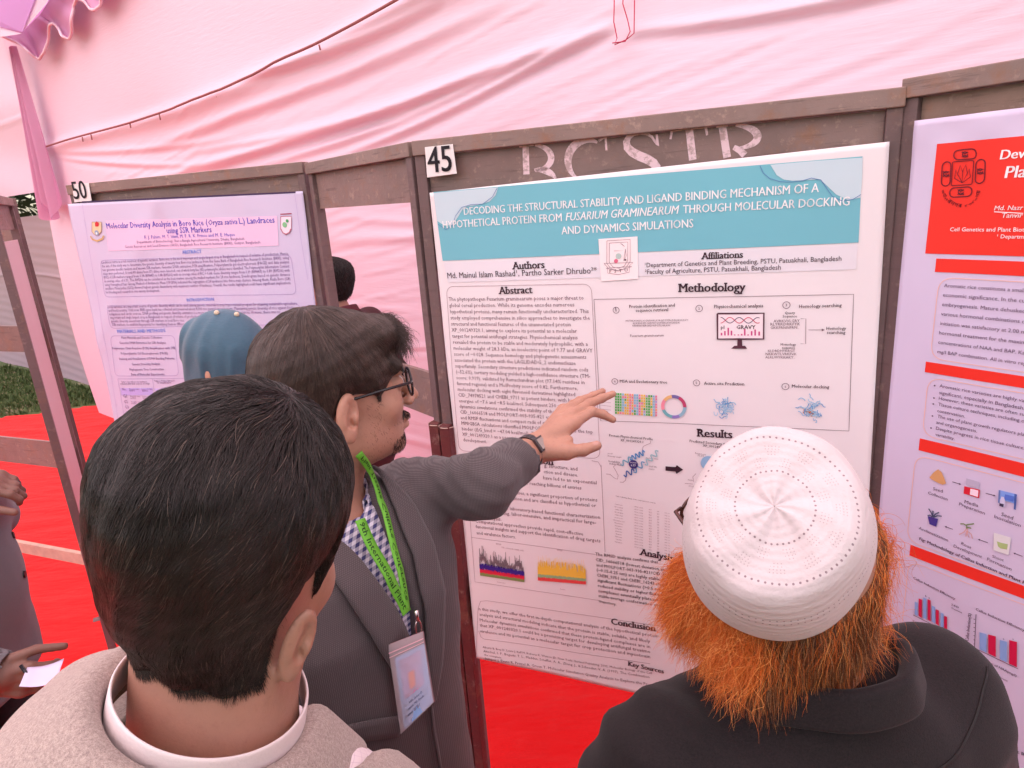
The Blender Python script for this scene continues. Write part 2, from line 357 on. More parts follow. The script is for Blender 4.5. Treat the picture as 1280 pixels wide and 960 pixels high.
# dark trees seen through the gap
M_bark = simple('bark', (.06, .04, .03), .9, .4, 12, .5); M_leaf = simple('dark_leaf', (.035, .05, .02), .7, .5, 4)
for k, (s, d) in enumerate(((-1.2, 3.0), (-3.4, 3.6), (-5.8, 3.1), (.8, 3.9))):
    c = wall(s, 0, -d); e = empty('tree', c, ['dark tree behind the cloth gap nearest the tent corner', 'dark tree behind the gap second from the tent corner', 'dark tree beyond the cloth fence at far left', 'dark tree behind the tent wall'][k], 'tree', 'trees behind the cloth fence')
    mb = MB(); mb.tube([c, c+[.05, 0, 1.5], c+[-.05, .1, 3]], [.14, .11, .07], 8)
    for j in range(5):
        th = j*1.26; mb.tube([c+[0, 0, 1.3+.2*j], c+[.7*math.cos(th), .7*math.sin(th), 2.2+.2*j]], [.05, .02], 5)
    mb.build('trunk', M_bark, e, True)
    n = 5000; q = rng.normal(0, 1, (n, 3)); q /= np.linalg.norm(q, axis=1)[:, None]; q *= rng.uniform(.3, 1, (n, 1))**.5
    q = c+np.array([0, 0, 2.9])+q*np.array([1.4, 1.4, 1.6])*(1+.25*np.sin(q[:, :1]*9+k))
    a = rng.normal(0, .07, (n, 3)); b = rng.normal(0, .07, (n, 3)); V = np.stack([q-a, q+b, q+a], 1).reshape(-1, 3)
    mesh('crown', V, np.arange(n*3).reshape(-1, 3), M_leaf, e)
# grass blades near the fence
n = 9000; s = rng.uniform(-4, .5, n); d = rng.uniform(-.4, 1.2, n); base = WK[None]-WD[None]*s[:, None]+WN[None]*d[:, None]; base[:, 2] = 0
ok = ((base[:, 0]-c0[0])*(-.33)+(base[:, 1]-c0[1])*.95 > .05); base = base[ok]; n = len(base)
a = rng.normal(0, .008, (n, 3)); a[:, 2] = 0; tip = base+rng.normal(0, .02, (n, 3)); tip[:, 2] = rng.uniform(.02, .07, n)
o = mesh('grass_blades', np.stack([base-a, base+a, tip], 1).reshape(-1, 3), np.arange(n*3).reshape(-1, 3), simple('blade', (.07, .11, .03), .7, .5, 3)); tag(o, 'short green grass along the foot of the cloth fence', 'grass', kind='stuff')
# ------------------------------------------------------------------ printed sheets
_tc = {}
def text_native(s, bold=0., italic=0., res=1):
    bd = bold if bold >= .014 else 0; bold = 0.
    if bd:
        V, F = text_native(s, 0, italic, res); n = len(V); sh = (-bd*.75, 0, bd*.75) if bd > .028 else (-bd*.6, bd*.6)
        return np.vstack([V+[x, 0] for x in sh]), [tuple(q+n*i for q in f) for i in range(len(sh)) for f in F]
    k = (s, bold, italic, res)
    if k in _tc: return _tc[k]
    c = bpy.data.curves.new('t', 'FONT'); c.body = s; c.size = 1; c.offset = bold; c.shear = italic; c.resolution_u = res
    ob = bpy.data.objects.new('t', c); COL.objects.link(ob)
    me = bpy.data.meshes.new_from_object(ob.evaluated_get(bpy.context.evaluated_depsgraph_get()))
    V = np.zeros(len(me.vertices)*3); me.vertices.foreach_get('co', V); V = V.reshape(-1, 3)[:, :2]
    F = [tuple(p.vertices) for p in me.polygons]
    bpy.data.objects.remove(ob); bpy.data.curves.remove(c); bpy.data.meshes.remove(me)
    _tc[k] = (V, F); return _tc[k]
def slabs(V, F):
    """adds slab serifs where glyph stems end flat on a common line"""
    from collections import Counter
    e = Counter()
    for f in F:
        for a, b in zip(f, f[1:]+f[:1]): e[(min(a, b), max(a, b))] += 1
    out = []
    for (a, b), n in e.items():
        if n != 1: continue
        p, q = V[a], V[b]
        if abs(p[1]-q[1]) < .004 and .06 < abs(p[0]-q[0]) < .24 and (p[1] < .06 or p[1] > .46):
            x0, x1 = min(p[0], q[0]), max(p[0], q[0]); y = p[1]; up_ = y > .3
            out.append((x0-.06, x1+.06, y-.1 if up_ else y, y if up_ else y+.1))
    V = list(map(tuple, V)); F = list(F)
    for x0, x1, y0, y1 in out:
        b = len(V); V += [(x0, y0), (x1, y0), (x1, y1), (x0, y1)]; F.append((b, b+1, b+2, b+3))
    return np.array(V), F

class Sheet:
    """a printed sheet lying in the plane of a board; (u,v) metres in that plane"""
    def __init__(s, p0, n, off, name, corners, mat, label, cat, group=None, amp=.0012, ph=0., thick=.0008, curl=None):
        s.n = np.array(n, float); s.p0 = np.array(p0, float)+s.n*off; s.amp = amp; s.ph = ph; s.curl = curl
        s.V = np.array([0, 0, 1.]); s.U = np.cross(s.V, s.n)
        if s.U @ CM[:, 0] < 0: s.U = -s.U
        s.k = 0
        c = [s.uv(*q) for q in corners]; s.c = c
        s.root = gridmesh(name, s.bil(c, 110, 130, 0), mat, None, True, 0); tag(s.root, label, cat, group)
        md = s.root.modifiers.new('s', 'SOLIDIFY'); md.thickness = thick; md.offset = -1 if False else 1
        md.offset = 0
    def uv(s, x, y):
        q = onplane(x, y, s.p0, s.n)-s.p0; return np.array([q@s.U, q@s.V])
    def w(s, uv, k):
        uv = np.atleast_2d(uv); u, v = uv[:, 0], uv[:, 1]
        h = s.amp*(np.sin(u*11+s.ph+v*3)+.7*np.sin(v*9-u*4+s.ph*2)+.5*np.sin(u*23+v*17+s.ph))+k*.0006
        if s.curl: h = h+s.curl(u, v)
        if k > 0: h = h+.0008
        return s.p0+u[:, None]*s.U+v[:, None]*s.V+h[:, None]*s.n
    def bil(s, c, n, m, k):
        a = np.linspace(0, 1, n)[:, None, None]; b = np.linspace(0, 1, m)[None, :, None]
        c = [np.array(q) for q in c]                              # TL TR BR BL
        P = c[0]*(1-a)*(1-b)+c[1]*a*(1-b)+c[2]*a*b+c[3]*(1-a)*b
        return s.w(P.reshape(-1, 2), k).reshape(n, m, 3)
    def add(s, name, V, F, mat, k, smooth=False, parent=None):
        if len(F) == 0: return
        o = mesh(name, s.w(np.array(V), k), F, mat, parent or s.root, smooth)
        if len(F) > 60 or name.endswith(('_text', '_line', '_lines', '_cells', '_ribbon', '_bars')): o['kind'] = 'stuff'
        return o
    def quad(s, name, px, mat, k=1, sub=24, parent=None):
        c = [s.uv(*q) for q in px]; P = s.bil(c, sub, sub, k); return gridmesh(name, P, mat, parent or s.root)
    def poly(s, name, px, mat, k=1):
        """fan polygon from its centre"""
        c = np.array([s.uv(*q) for q in px]); m = c.mean(0); V = [m]+list(c); n = len(c)
        return s.add(name, V, [(0, 1+i, 1+(i+1) % n) for i in range(n)], mat, k)
    def lines(s, name, polys, w_, mat, k=2, closed=False, uvin=False):
        if len(polys) > 1 and name in ('banner_curve', 'text_frame', 'chart_axis', 'protein_thread', 'plant_leaf', 'crest_ribbon'):
            for pl in polys: s.lines(name, [pl], w_, mat, k, closed, uvin)
            return
        V = []; F = []
        for pl in polys:
            c = np.array(pl) if uvin else np.array([s.uv(*q) for q in pl])
            if closed: c = np.vstack([c, c[:1]])
            fine = [c[0]]
            for a, b in zip(c[:-1], c[1:]):
                m = max(1, int(np.linalg.norm(b-a)/.03))
                for j in range(1, m+1): fine.append(a+(b-a)*j/m)
            c = np.array(fine); b0 = len(V)
            for i in range(len(c)):
                t = c[min(i+1, len(c)-1)]-c[max(i-1, 0)]; t = t/(np.linalg.norm(t)+1e-12); nn = np.array([-t[1], t[0]])
                V += [c[i]+nn*w_/2, c[i]-nn*w_/2]
            F += [(b0+2*i, b0+2*i+1, b0+2*i+3, b0+2*i+2) for i in range(len(c)-1)]
        return s.add(name, V, F, mat, k)
    def rbox(s, name, px, r, w_, mat, k=2, fill=None):
        c = [s.uv(*q) for q in px]; pts = []
        for i in range(4):
            p, a, b = c[i], c[i-1], c[(i+1) % 4]; da = (a-p)/np.linalg.norm(a-p); db = (b-p)/np.linalg.norm(b-p)
            for t in np.linspace(0, 1, 7):
                A = p+da*r; B = p+db*r; pts.append(A*(1-t)**2+p*2*t*(1-t)+B*t*t)
        return s.lines(name, [pts], w_, mat, k, True, True)
    def text(s, name, items, mat, k=2, bold=0., italic=0., ysc=1., slab=False, res=1, parent=None):
        """items: (string, left baseline px, right end px) joined in one printed block"""
        if len(items) > 1 and name in ('heading_text', 'title_text', 'author_text', 'table_title'):
            for it in items: s.text(name, [it], mat, k, bold, italic, ysc, slab, res, parent)
            return
        VV = []; FF = []
        for it in items:
            st, a, b = it[:3]; V, F = text_native(st, bold, italic, res)
            if len(V) == 0: continue
            nb = len(V)
            if slab: V, F = slabs(V, F)
            A = s.uv(*a); B = s.uv(*b); L = np.linalg.norm(B-A); d = (B-A)/L; e = np.array([-d[1], d[0]])
            x0, x1 = V[:, 0].min(), V[:, 0].max(); sc = L/(x1-x0)
            P = A+((V[:, :1]-x0)*sc)*d+(V[:, 1:]*sc*ysc)*e; b0 = len(VV)
            VV += list(P); FF += [tuple(b0+q for q in f) for f in F]
        return s.add(name, VV, FF, mat, k, parent=parent)
    def para(s, name, lines, a, z, r, mat, k=2, bold=0., ysc=1., justify=False, res=1):
        """lines spaced evenly from baseline px a (first) to z (last); the longest reaches px r"""
        A, Z, R = s.uv(*a), s.uv(*z), s.uv(*r); n = len(lines); W = []
        for L in lines:
            V, F = text_native(L, bold, 0, res); W.append(V[:, 0].max() if len(V) else 0)
        sc = (R[0]-A[0])/max(W); VV = []; FF = []
        for i, L in enumerate(lines):
            V, F = text_native(L, bold, 0, res)
            if len(V) == 0: continue
            o = A+(Z-A)*i/max(1, n-1); sx = (R[0]-A[0])/W[i] if (justify and W[i] > .8*max(W)) else sc
            b0 = len(VV); VV += list(o+V*np.array([sx, sc*ysc])); FF += [tuple(b0+q for q in f) for f in F]
        return s.add(name, VV, FF, mat, k)
    def disc(s, name, px, rx, mat, k=2, r0=0, a0=0, a1=2*PI, n=28):
        c = s.uv(*px); V = []; F = []
        for i in range(n+1):
            t = a0+(a1-a0)*i/n; d = np.array([math.cos(t), math.sin(t)]); V += [c+d*r0, c+d*rx]
        F = [(2*i, 2*i+1, 2*i+3, 2*i+2) for i in range(n)]
        return s.add(name, V, F, mat, k)

# ------------------------------------------------------------------ display boards
UP = np.array([0, 0, 1.])
BU = unit([.92568483, -.37829565, 0]); BN = unit([-.37829565, -.92568483, 0])        # board 45: along (to the right), towards viewer
PA = np.array([-.182, 1.569, 0.]); PB = np.array([.706, 1.207, 0.])
PM = np.array([-.5535, 2.047, 0.])                                                     # far end of the step board
P50 = np.array([-1.455, 2.37, 0.]); PL1 = np.array([-1.77, 2.44, 0.]); PL2 = np.array([-2.03, 2.91, 0.])
RU = unit([math.cos(math.radians(-57)), math.sin(math.radians(-57)), 0]); PR = PB+RU*.96
PL3 = PL2+unit([-.925, .378, 0])*.96
def frame(name, a, b, label, group, header=1.8, bars=((1.34, 1.46), (.765, .90)), barmat=None, top=2.007, pm=None, hdr_mat=None, low=None, inset=.0):
    a = np.array(a, float); b = np.array(b, float); u = unit(b-a); n = np.array([u[1], -u[0], 0])
    if n @ (CP*np.array([1, 1, 0])-a) < 0: n = -n
    e = empty(name, (a+b)/2, label, 'display board', group); AX = (u, n, UP); L = np.linalg.norm(b-a)
    for p, sgn in ((a, 1), (b, -1)):
        c = p+u*sgn*.014-n*.014
        mb = MB().box(c+UP*(top-.03)/2, AX, (.013, .014, (top-.03)/2)); o = mb.build('post', pm or M_post, e, bevel=.002)
        MB().box(c+UP*.01-n*.02, AX, (.02, .09, .01)).build('foot', M_post, o, bevel=.002)
    m_ = (a+b)/2
    MB().box(m_-n*.012+UP*(top-.016), AX, (L/2, .018, .016)).build('top_rail', M_rail, e, bevel=.002)
    hz = (top-.032+header)/2; MB().box(m_-n*.016+UP*hz, AX, (L/2-.028, .004, (top-.034-header)/2)).build('header_panel', hdr_mat or M_brown, e)
    for z0, z1 in bars:
        MB().box(m_-n*.017+UP*(z0+z1)/2, AX, (L/2-.028, .006, (z1-z0)/2)).build('crossbar', barmat or M_brown, e)
    if low: MB().box(m_-n*.017+UP*low[0], AX, (L/2-.028, .012, low[1])).build('crossbar', M_wood, e)
    return e
fr45 = frame('display_frame', PA, PB, 'brown frame carrying the poster under the number 45', 'hinged brown display frames', header=1.72)
frM = frame('display_frame', PM, PA-unit(PA-PM)*.012, 'narrow open brown frame between the boards numbered 50 and 45', 'hinged brown display frames', header=1.875)
fr50 = frame('display_frame', P50, PM-np.array([.01, -.004, 0]), 'brown frame behind the lilac white poster, left of the narrow open frame', 'hinged brown display frames', header=1.80, top=2.012)
frR = frame('display_frame', PB-RU*.010+BU*.004, PR, 'brown frame carrying the red headed poster at the right edge', 'hinged brown display frames', header=1.74, top=2.02, hdr_mat=brown_mat('worn_board', (.24, .155, .12), 1., 12.))
frL = frame('display_frame', PL1, PL2, 'narrow brown frame seen almost edge on at the left', 'hinged brown display frames', header=1.88)
frL3 = frame('display_frame', PL2+np.array([-.012, .004, 0]), PL3, 'open brown frame with bare crossbars at the left edge', 'hinged brown display frames', header=1.80, low=(.27, .03))
# side panel cloth backing in the edge-on frame
u_ = unit(PL2-PL1); n_ = np.array([u_[1], -u_[0], 0])
mb = MB().box((PL1+PL2)/2-n_*.012+UP*1.12, (u_, n_, UP), (.225, .002, .72)); o = mb.build('backing_sheet', simple('pink_sheet', (.64, .50, .54), .5, .05, 6, .1)); tag(o, 'pale pink sheet stretched in the edge on frame at left', 'sheet')
# maroon shells: red carpet reflection painted onto the two lower posts by poster 45
for p, u in ((PA, BU), (PA-unit(PA-PM)*.012, -unit(PA-PM))):
    c = p+u*.014; n = BN
    o = MB().box(c+n*.004+UP*.68, (BU, BN, UP), (.0138, .0148, .66)).build('post_reflection', M_carpet_refl, None, bevel=.002)
    tag(o, 'red carpet reflection painted on the lower post left of poster 45' if u is BU else 'red carpet reflection painted on the lower post of the narrow frame', 'post')
    o = MB().tube([c+UP*1.335+BU*.02*math.cos(t)+BN*.021*math.sin(t) for t in np.linspace(0, 2*PI, 20)], .0016, 5).build('wire_tie', simple('wire', (.55, .42, .36), .4, metal=.6), None, True)
    tag(o, 'thin wire tie round the post left of poster 45' if u is BU else 'thin wire tie round the post of the narrow frame', 'wire')

# painted BCSTR letters on the header of 45: only upper halves stay visible above the poster
H45 = fr45.children[-1]
class Ltr(Sheet):
    def __init__(s, p0, n, off, root):
        s.n = np.array(n, float); s.p0 = np.array(p0, float)+s.n*off; s.amp = 0; s.ph = 0; s.curl = None; s.V = UP; s.U = BU; s.root = root
hdr = [o for o in fr45.children if o.name.startswith('header_panel')][0]
LT = Ltr(PA, BN, -.0118, hdr)
_m = NT('letter_paint'); _v = _m.coord(); _m.l(_m.mix(_m.ramp(_m.noise(_v, 55, 6, .7), [(.50, 0), (.60, 1)]), (.80, .60, .65), (.48, .34, .34)), _m.b.inputs['Base Color']); _m.b.inputs['Roughness'].default_value = .65; M_letter = _m.m
def strokes(name, polys):
    V = []; F = []
    for pl in polys:                       # (x, y, half width) variable width strokes in px
        c = np.array([LT.uv(x, y) for x, y, _ in pl]); h = [(q[2]*1.15+.25)/F_PX*1.42 for q in pl]
        b0 = len(V)
        for i in range(len(c)):
            t = c[min(i+1, len(c)-1)]-c[max(i-1, 0)]; t /= np.linalg.norm(t); nn = np.array([-t[1], t[0]]); V += [c[i]+nn*h[i], c[i]-nn*h[i]]
        F += [(b0+2*i, b0+2*i+1, b0+2*i+3, b0+2*i+2) for i in range(len(c)-1)]
    P = LT.w(np.array(V), 0); P = P+BN*np.repeat(np.arange(len(polys))*.0000, 1)[0]
    mesh(name, P, F, M_letter, hdr)
def arc(cx, cy, rx, ry, a0, a1, w0, w1, n=16):
    return [(cx+rx*math.cos(math.radians(t)), cy-ry*math.sin(math.radians(t)), w0+(w1-w0)*math.sin(PI*(i/(n-1)))) for i, t in enumerate(np.linspace(a0, a1, n))]
strokes('painted_letter', [[(649, 183, .9), (667, 181, .9)], [(657, 183.5, 3.4), (658, 218, 3.4)], arc(668, 197.5, 21, 16, 88, -88, .9, 3.4), arc(672, 229, 24, 17, 100, 20, .9, 3.2)])
strokes('painted_letter', [arc(735, 201, 25, 26, 62, 235, 1.0, 4.2, 22), [(748, 176, 1.2), (757, 172, 1.2), (758, 188, .8)]])
strokes('painted_letter', [[(821, 168, .8), (822, 182, 1.5), (818, 175, 1)], [(819, 178, .7), (815, 171, 1.0), (808, 167, 1.3), (800, 166, 1.6), (792, 167, 2.1), (786, 171, 2.7), (783, 177, 3.2), (784, 184, 3.7), (790, 190, 4.1), (799, 195, 4.3), (809, 199, 4.3), (817, 204, 4.1), (822, 211, 3.8)]])
strokes('painted_letter', [[(838, 163, 1.0), (882, 158.5, 1.0)], [(840, 163, 1.1), (838, 174, .8)], [(882, 158.5, 1.1), (884, 169, .8)], [(861.5, 161.5, 3.4), (866, 200, 3.4)]])
strokes('painted_letter', [[(895, 158.5, 1.0), (910, 157, 1.0)], [(903, 158.5, 3.3), (909, 197, 3.3)], arc(917, 171, 30, 14.5, 85, -75, 1.0, 3.4, 18), [(917, 184, 2.0), (925, 188, 2.8), (931, 194, 3.0)]])

# number cards
def card(plane_p, n, px, txt, tx, label, off):
    s = Sheet(plane_p, n, off, 'number_card', px, M_white_card, label, 'number card', 'number cards on the boards', amp=.0003)
    s.text('printed_number', [(txt, *tx)], ink(35, 25, 35), 2, bold=.025, ysc=1.25, res=4); return s
N50 = unit([-(PM-P50)[1], (PM-P50)[0], 0]); N50 = -N50 if N50[1] > 0 else N50
card(PA, BN, [(531, 184), (566, 180), (571, 217), (534, 222)], '45', ((536, 216), (566, 213.5)), 'white card printed 45 at the top left of the middle board', .009)
card(P50, N50, [(90, 230.5), (111, 228.5), (114.5, 251), (93, 253)], '50', ((93.5, 249), (110.5, 247.5)), 'white card printed 50 at the top left of the lilac poster board', .009)

# ------------------------------------------------------------------ poster 45
K = ink(60, 38, 50); K2 = ink(112, 86, 100); KL = ink(150, 120, 132)
A = Sheet(PA, BN, .008, 'poster', [(537, 241), (1112, 177), (1068, 926), (596, 822)], M_paper, 'large white research poster with a teal title banner below the number 45', 'poster', 'research posters on the boards', amp=.0011, ph=.4,
          curl=lambda u, v: .012*np.clip(-(v-.75)/.3, 0, 1)**2+.004*np.exp(-((u-.75)/.05)**2)*0)
TE = ink(118, 190, 205); PTE = ink(200, 222, 232)
A.quad('title_banner', [(542, 240), (1078, 195.5), (1073, 303), (553.5, 326)], TE, 1, 50)
A.poly('banner_wave', [(542.5, 241), (582, 237.5), (623, 234), (620, 244), (612, 252), (598, 256), (584, 258), (573, 264), (568, 272), (567, 281), (556, 282), (547, 276)], PTE, 2)
A.poly('banner_wave', [(963, 206), (971, 219), (980, 224.5), (991, 226), (1003, 224), (1014, 221), (1026, 221.5), (1036, 226), (1042, 234), (1045, 243), (1060, 250), (1075.5, 247), (1077.5, 222), (1078, 197), (1020, 201)], PTE, 2)
A.lines('banner_curve', [[(950, 207), (954, 216), (962, 223), (975, 227), (990, 227.5), (1003, 226), (1014, 222.5), (1026, 225), (1033, 235), (1040, 245), (1052, 251), (1066, 249), (1076, 243)], [(622, 235), (616, 246), (604, 255), (590, 255.5), (578, 259), (570, 270), (566, 282), (558, 287), (548, 280)]], .0011, ink(90, 130, 185), 3)
A.quad('author_band', [(554.5, 328), (1072, 305), (1070, 336.5), (560, 353)], ink(232, 228, 236), 1, 30)
W_ = ink(250, 250, 252)
A.text('title_text', [('DECODING THE STRUCTURAL STABILITY AND LIGAND BINDING MECHANISM OF A', (580.8, 268.6), (1023.5, 240)), ('HYPOTHETICAL PROTEIN FROM', (554.5, 285.6), (703, 276.3)),
                      ('THROUGH MOLECULAR DOCKING', (854, 266.6), (1061.5, 256.5)), ('AND DYNAMICS SIMULATIONS', (702.5, 293), (867, 284))], W_, 3, bold=.022, ysc=1.22, res=2)
A.text('title_text', [('FUSARIUM GRAMINEARUM', (707.6, 276), (849.5, 267))], W_, 3, bold=.022, italic=.25, ysc=1.22, res=2)
A.quad('university_crest', [(748.4, 298.7), (797, 295.5), (798, 348.5), (752, 351.5)], ink(255, 238, 240), 3, 6)
def rl(cx, cy, w_, h, sk=-.06): return [(cx-w_, cy-h-w_*sk), (cx+w_, cy-h+w_*sk), (cx+w_, cy+h*.45+w_*sk), (cx+w_*.6, cy+h*.85), (cx, cy+h), (cx-w_*.6, cy+h*.9), (cx-w_, cy+h*.5-w_*sk)]
A.lines('crest_outline', [rl(773.5, 319, 14.5, 19), rl(773.5, 319, 11.5, 16), [(755.5, 329), (760, 334), (760, 341), (773, 343), (787, 340), (787, 332), (791.5, 328)], [(758, 335), (773, 338.5), (790, 333)], [(768, 313.5), (780, 313)], [(776, 304), (781, 308), (779, 306)], [(782, 311), (783, 320), (780, 326)]], .0011, ink(165, 140, 150), 4, True)
A.disc('crest_mark', (773.5, 320), .006, ink(185, 205, 200), 4); A.disc('crest_mark', (770.5, 326), .0042, ink(225, 110, 140), 5); A.disc('crest_mark', (782, 324.5), .0022, ink(110, 90, 100), 5)
A.text('crest_letters', [('P  S  T  U', (762.5, 341), (785, 339.5))], ink(120, 90, 100), 5, bold=.02)
A.text('heading_text', [('Authors', (641, 336.6), (681.5, 334.8)), ('Affiliations', (876.5, 324), (929, 321.8)), ('Abstract', (624.3, 367.3), (666.5, 366)), ('Methodology', (848, 365), (932, 363.4)), ('Results', (871, 545.5), (915.6, 547.5)),
                        ('Analysis', (799.4, 692.5), (842, 701)), ('Conclusion', (764.4, 779), (820.3, 788)), ('Key Sources', (785, 831), (830, 841)), ('Introduction', (629, 574), (692.5, 581))], K, 3, bold=.035, slab=True, res=2, ysc=1.05)
A.text('author_text', [('Md. Mainul Islam Rashad\u00b9, Partho Sarker Dhrubo\u00b2*', (560, 347.8), (746.5, 341.3)), ('\u00b9Department of Genetics and Plant Breeding, PSTU, Patuakhali, Bangladesh', (806.5, 334), (1051.5, 325.8)), ('\u00b2Faculty of Agriculture, PSTU, Patuakhali, Bangladesh', (806.5, 342.4), (976, 336.6))], K, 3, res=2, ysc=1.1)
A.rbox('text_frame', [(558, 358), (739.5, 354.7), (750.5, 573), (573.5, 563.5)], .02, .0009, KL)
ab = ['The phytopathogen Fusarium graminearum poses a major threat to', 'global cereal production. While its genome encodes numerous', 'hypothetical proteins, many remain functionally uncharacterized. This', 'study employed comprehensive in silico approaches to investigate the', 'structural and functional features of the unannotated protein', 'XP_001249320.1, aiming to explore its potential as a molecular', 'target for potential antifungal strategies. Physiochemical analysis', 'revealed the protein to be stable and moderately hydrophilic, with a', 'molecular weight of 28.3 kDa, an isoelectric point of 9.77 and GRAVY', 'score of \u22120.028. Sequence homology and phylogenetic assessments', 'associated the protein with the LAGLIDADG_2 endonuclease', 'superfamily. Secondary structure predictions indicated random coils', '(~52.6%), tertiary modeling yielded a high-confidence structure (TM-', 'score: 0.919), validated by Ramachandran plot (97.14% residues in', 'favored regions) and a MolProbity score of 0.82. Furthermore,', 'molecular docking with eight flavonoid derivatives highlighted', 'CID_74978521 and CHEBI_9711 as potent binders, with binding', 'energies of \u22127.6 and \u22128.5 kcal/mol. Subsequent 250 ns molecular', 'dynamics simulations confirmed the stability of these complexes', 'CID_16066518 and MOLPORT-003-935-821 exhibiting', 'and RMSF fluctuations and compact radii of gyration.', 'MM/GBSA calculations identified MOLPORT-003-935-821 as the top', 'binder (\u0394G_bind = \u221247.04 kcal/mol). These findings', 'XP_001249320.1 as a promising target for antifungal drug', 'development.']
A.para('abstract_text', ab, (561.3, 376), (578.8, 551.5), (738.3, 371.5), K2, bold=.0, ysc=1.08)
A.lines('text_frame', [[(582, 574), (589.5, 671.5)], [(751.5, 581), (756.8, 689)], [(740, 575.5), (748, 577), (751.5, 583)], [(589.5, 671.5), (745, 692)], [(589.5, 671.5), (594, 727), (752, 750)], [(595.5, 829), (598, 760), (601, 751), (609, 750.5), (835, 783)], [(599, 788), (602, 795.7), (606, 798), (813, 829)]], .0009, KL)
it = [('g, structure, and', (680.5, 583.4), (722, 588)), ('ction and disease.', (680, 590.8), (722.7, 595.5)), ('have led to an exponential', (679.5, 598.5), (746, 605)), ('rs, reaching billions of entries', (655, 604.8), (727, 611.5)), ('ence databases, a significant proportion of proteins', (620, 615.3), (747, 626.5)),
      ('functional annotation and are classified as hypothetical or', (603, 621.5), (745.5, 633.5)), ('unknown.', (592.3, 628), (613, 630.5)), ('Although reliable, laboratory-based functional characterization', (593.5, 633.5), (750.5, 648)), ('is time-consuming, labor-intensive, and impractical for large-', (593.5, 640), (745.5, 654.5)), ('scale analysis.', (594, 647.2), (627, 651)),
      ('Computational approaches provide rapid, cost-effective', (594.5, 653), (729.5, 668.5)), ('functional insights and support the identification of drug targets', (595, 659.8), (751, 677)), ('and virulence factors.', (596, 667.5), (645, 673))]
A.text('introduction_text', it, K2, bold=.008, ysc=1.05)
for p in ((589.5, 631.5), (590.7, 651)): A.disc('bullet', p, .0013, K2, n=8)
an = [('The RMSD analysis confirms that', (744.8, 693), (823, 704)), ('CID_16066518 (lowest deviation at ~0.1', (745.2, 700), (842, 715)), ('and MOLPORT-003-935-821/CID_1017', (746, 706.6), (840.6, 721)), ('(~0.15-0.25 nm) are highly stable. Conv', (746.3, 712.7), (842, 728)), ('ChEBI_9751 and ChEBI_16243 showed', (746.7, 719.2), (838.7, 733.5)), ('significant fluctuations (>0.5 nm), indica', (747.4, 725.8), (847, 741.5)),
      ('reduced stability or higher flexibility. All', (748, 732.5), (843.5, 747.3)), ('complexes eventually plateaued, signali', (748.2, 739), (846, 754.7)), ('stable average conformation over the 25', (748.6, 745.2), (846, 761)), ('trajectory.', (749.2, 751.8), (771, 756))]
A.text('analysis_text', an, K, bold=.016, ysc=1.05)
co = [('n this study, we offer the first in-depth computational analysis of the hypothetical protein', (599, 762), (823, 796)), ('analysis and structural modeling indicate that the protein is stable, soluble, and likely', (600, 768.7), (813, 802.5)), ('Molecular dynamics simulations confirmed that these protein-ligand complexes are in', (600.5, 775.8), (813, 809.3)), ('that XP_001249320.1 could be a promising target for developing antifungal treatme', (600.5, 782.3), (813, 815.5)), ('virulence and its potential as a molecular target for crop protection and mycotoxin', (600.7, 789.6), (813, 822))]
A.text('conclusion_text', co, K2, bold=.006)
A.text('reference_text', [('Alberts B, Bray D, Lewis J, Raff M, Roberts K, Watson JD. New York: Garland Publishing; 2002. Molecular Biology of the Cell', (604, 809), (815, 842)), ('Altschul, S. F., Boguski, T. L., Madden, Schaffer, A. A., Zhang, J., & Schroder, V. A. (1997). The Combination', (605, 814.2), (812, 847)), ('the complete.', (606, 818.5), (628, 822.5)), ('Jumper J, Evans R, Pritzel A, Green T. Molecular Simulation Quality Analysis to Explore the Protein.', (607, 823.5), (823, 858))], K2)
# methodology
A.lines('methodology_frame', [[(742.8, 374), (1067, 367.6), (1061, 538), (751, 525.5)]], .0009, ink(110, 85, 95), closed=True)
for i, (x, y) in enumerate(((770.4, 387.5), (874, 385.4), (983, 381), (768.6, 476.6), (870.7, 478.4), (981.8, 482.8))):
    A.disc('step_circle', (x, y), .0071, K2, 2, r0=.0060); A.text('step_number', [(str(i+1), (x-(.5 if i == 0 else 1.), y+1.6), (x+(.5 if i == 0 else 1.), y+1.5))], K2, 2, bold=.02)
A.text('step_text', [('Protein identification and', (787, 384.8), (843.7, 383)), ('sequence retrieval', (795, 389.6), (835.4, 388.6)), ('Physicochemical analysis', (892.7, 385), (954, 383.6)), ('Homology searching', (998.7, 384.6), (1052, 383.2)), ('Homology', (1032.8, 411.8), (1057.5, 411.8)), ('searching', (1033.4, 417), (1056.6, 417.2)), ('MSA and Evolutionary tree', (775, 478), (834, 479.3)), ('Active site Prediction', (880, 480.6), (930.4, 481.6)), ('Molecular docking', (989.8, 484), (1036.4, 485)),
                     ('Query', (981, 392.2), (993.7, 392)), ('Sequence', (978.2, 396.4), (996, 396.2)), ('Homology', (975.8, 431.4), (994.8, 431.6)), ('sequence', (977.3, 435.4), (993.7, 435.6)), ('pI', (901.2, 411), (905.5, 411)), ('GRAVY', (920.6, 411), (944.4, 411)), ('Protein Physiochemical Profile', (761.8, 545), (816, 550.2)), ('XP_001249320.1', (775.8, 551), (804, 553.7)), ('Predicted Secondary Structure', (862, 552.5), (923, 558)), ('XP_001249320.1', (878.5, 558), (909.6, 561))], K, 3, bold=.02, ysc=1.05)
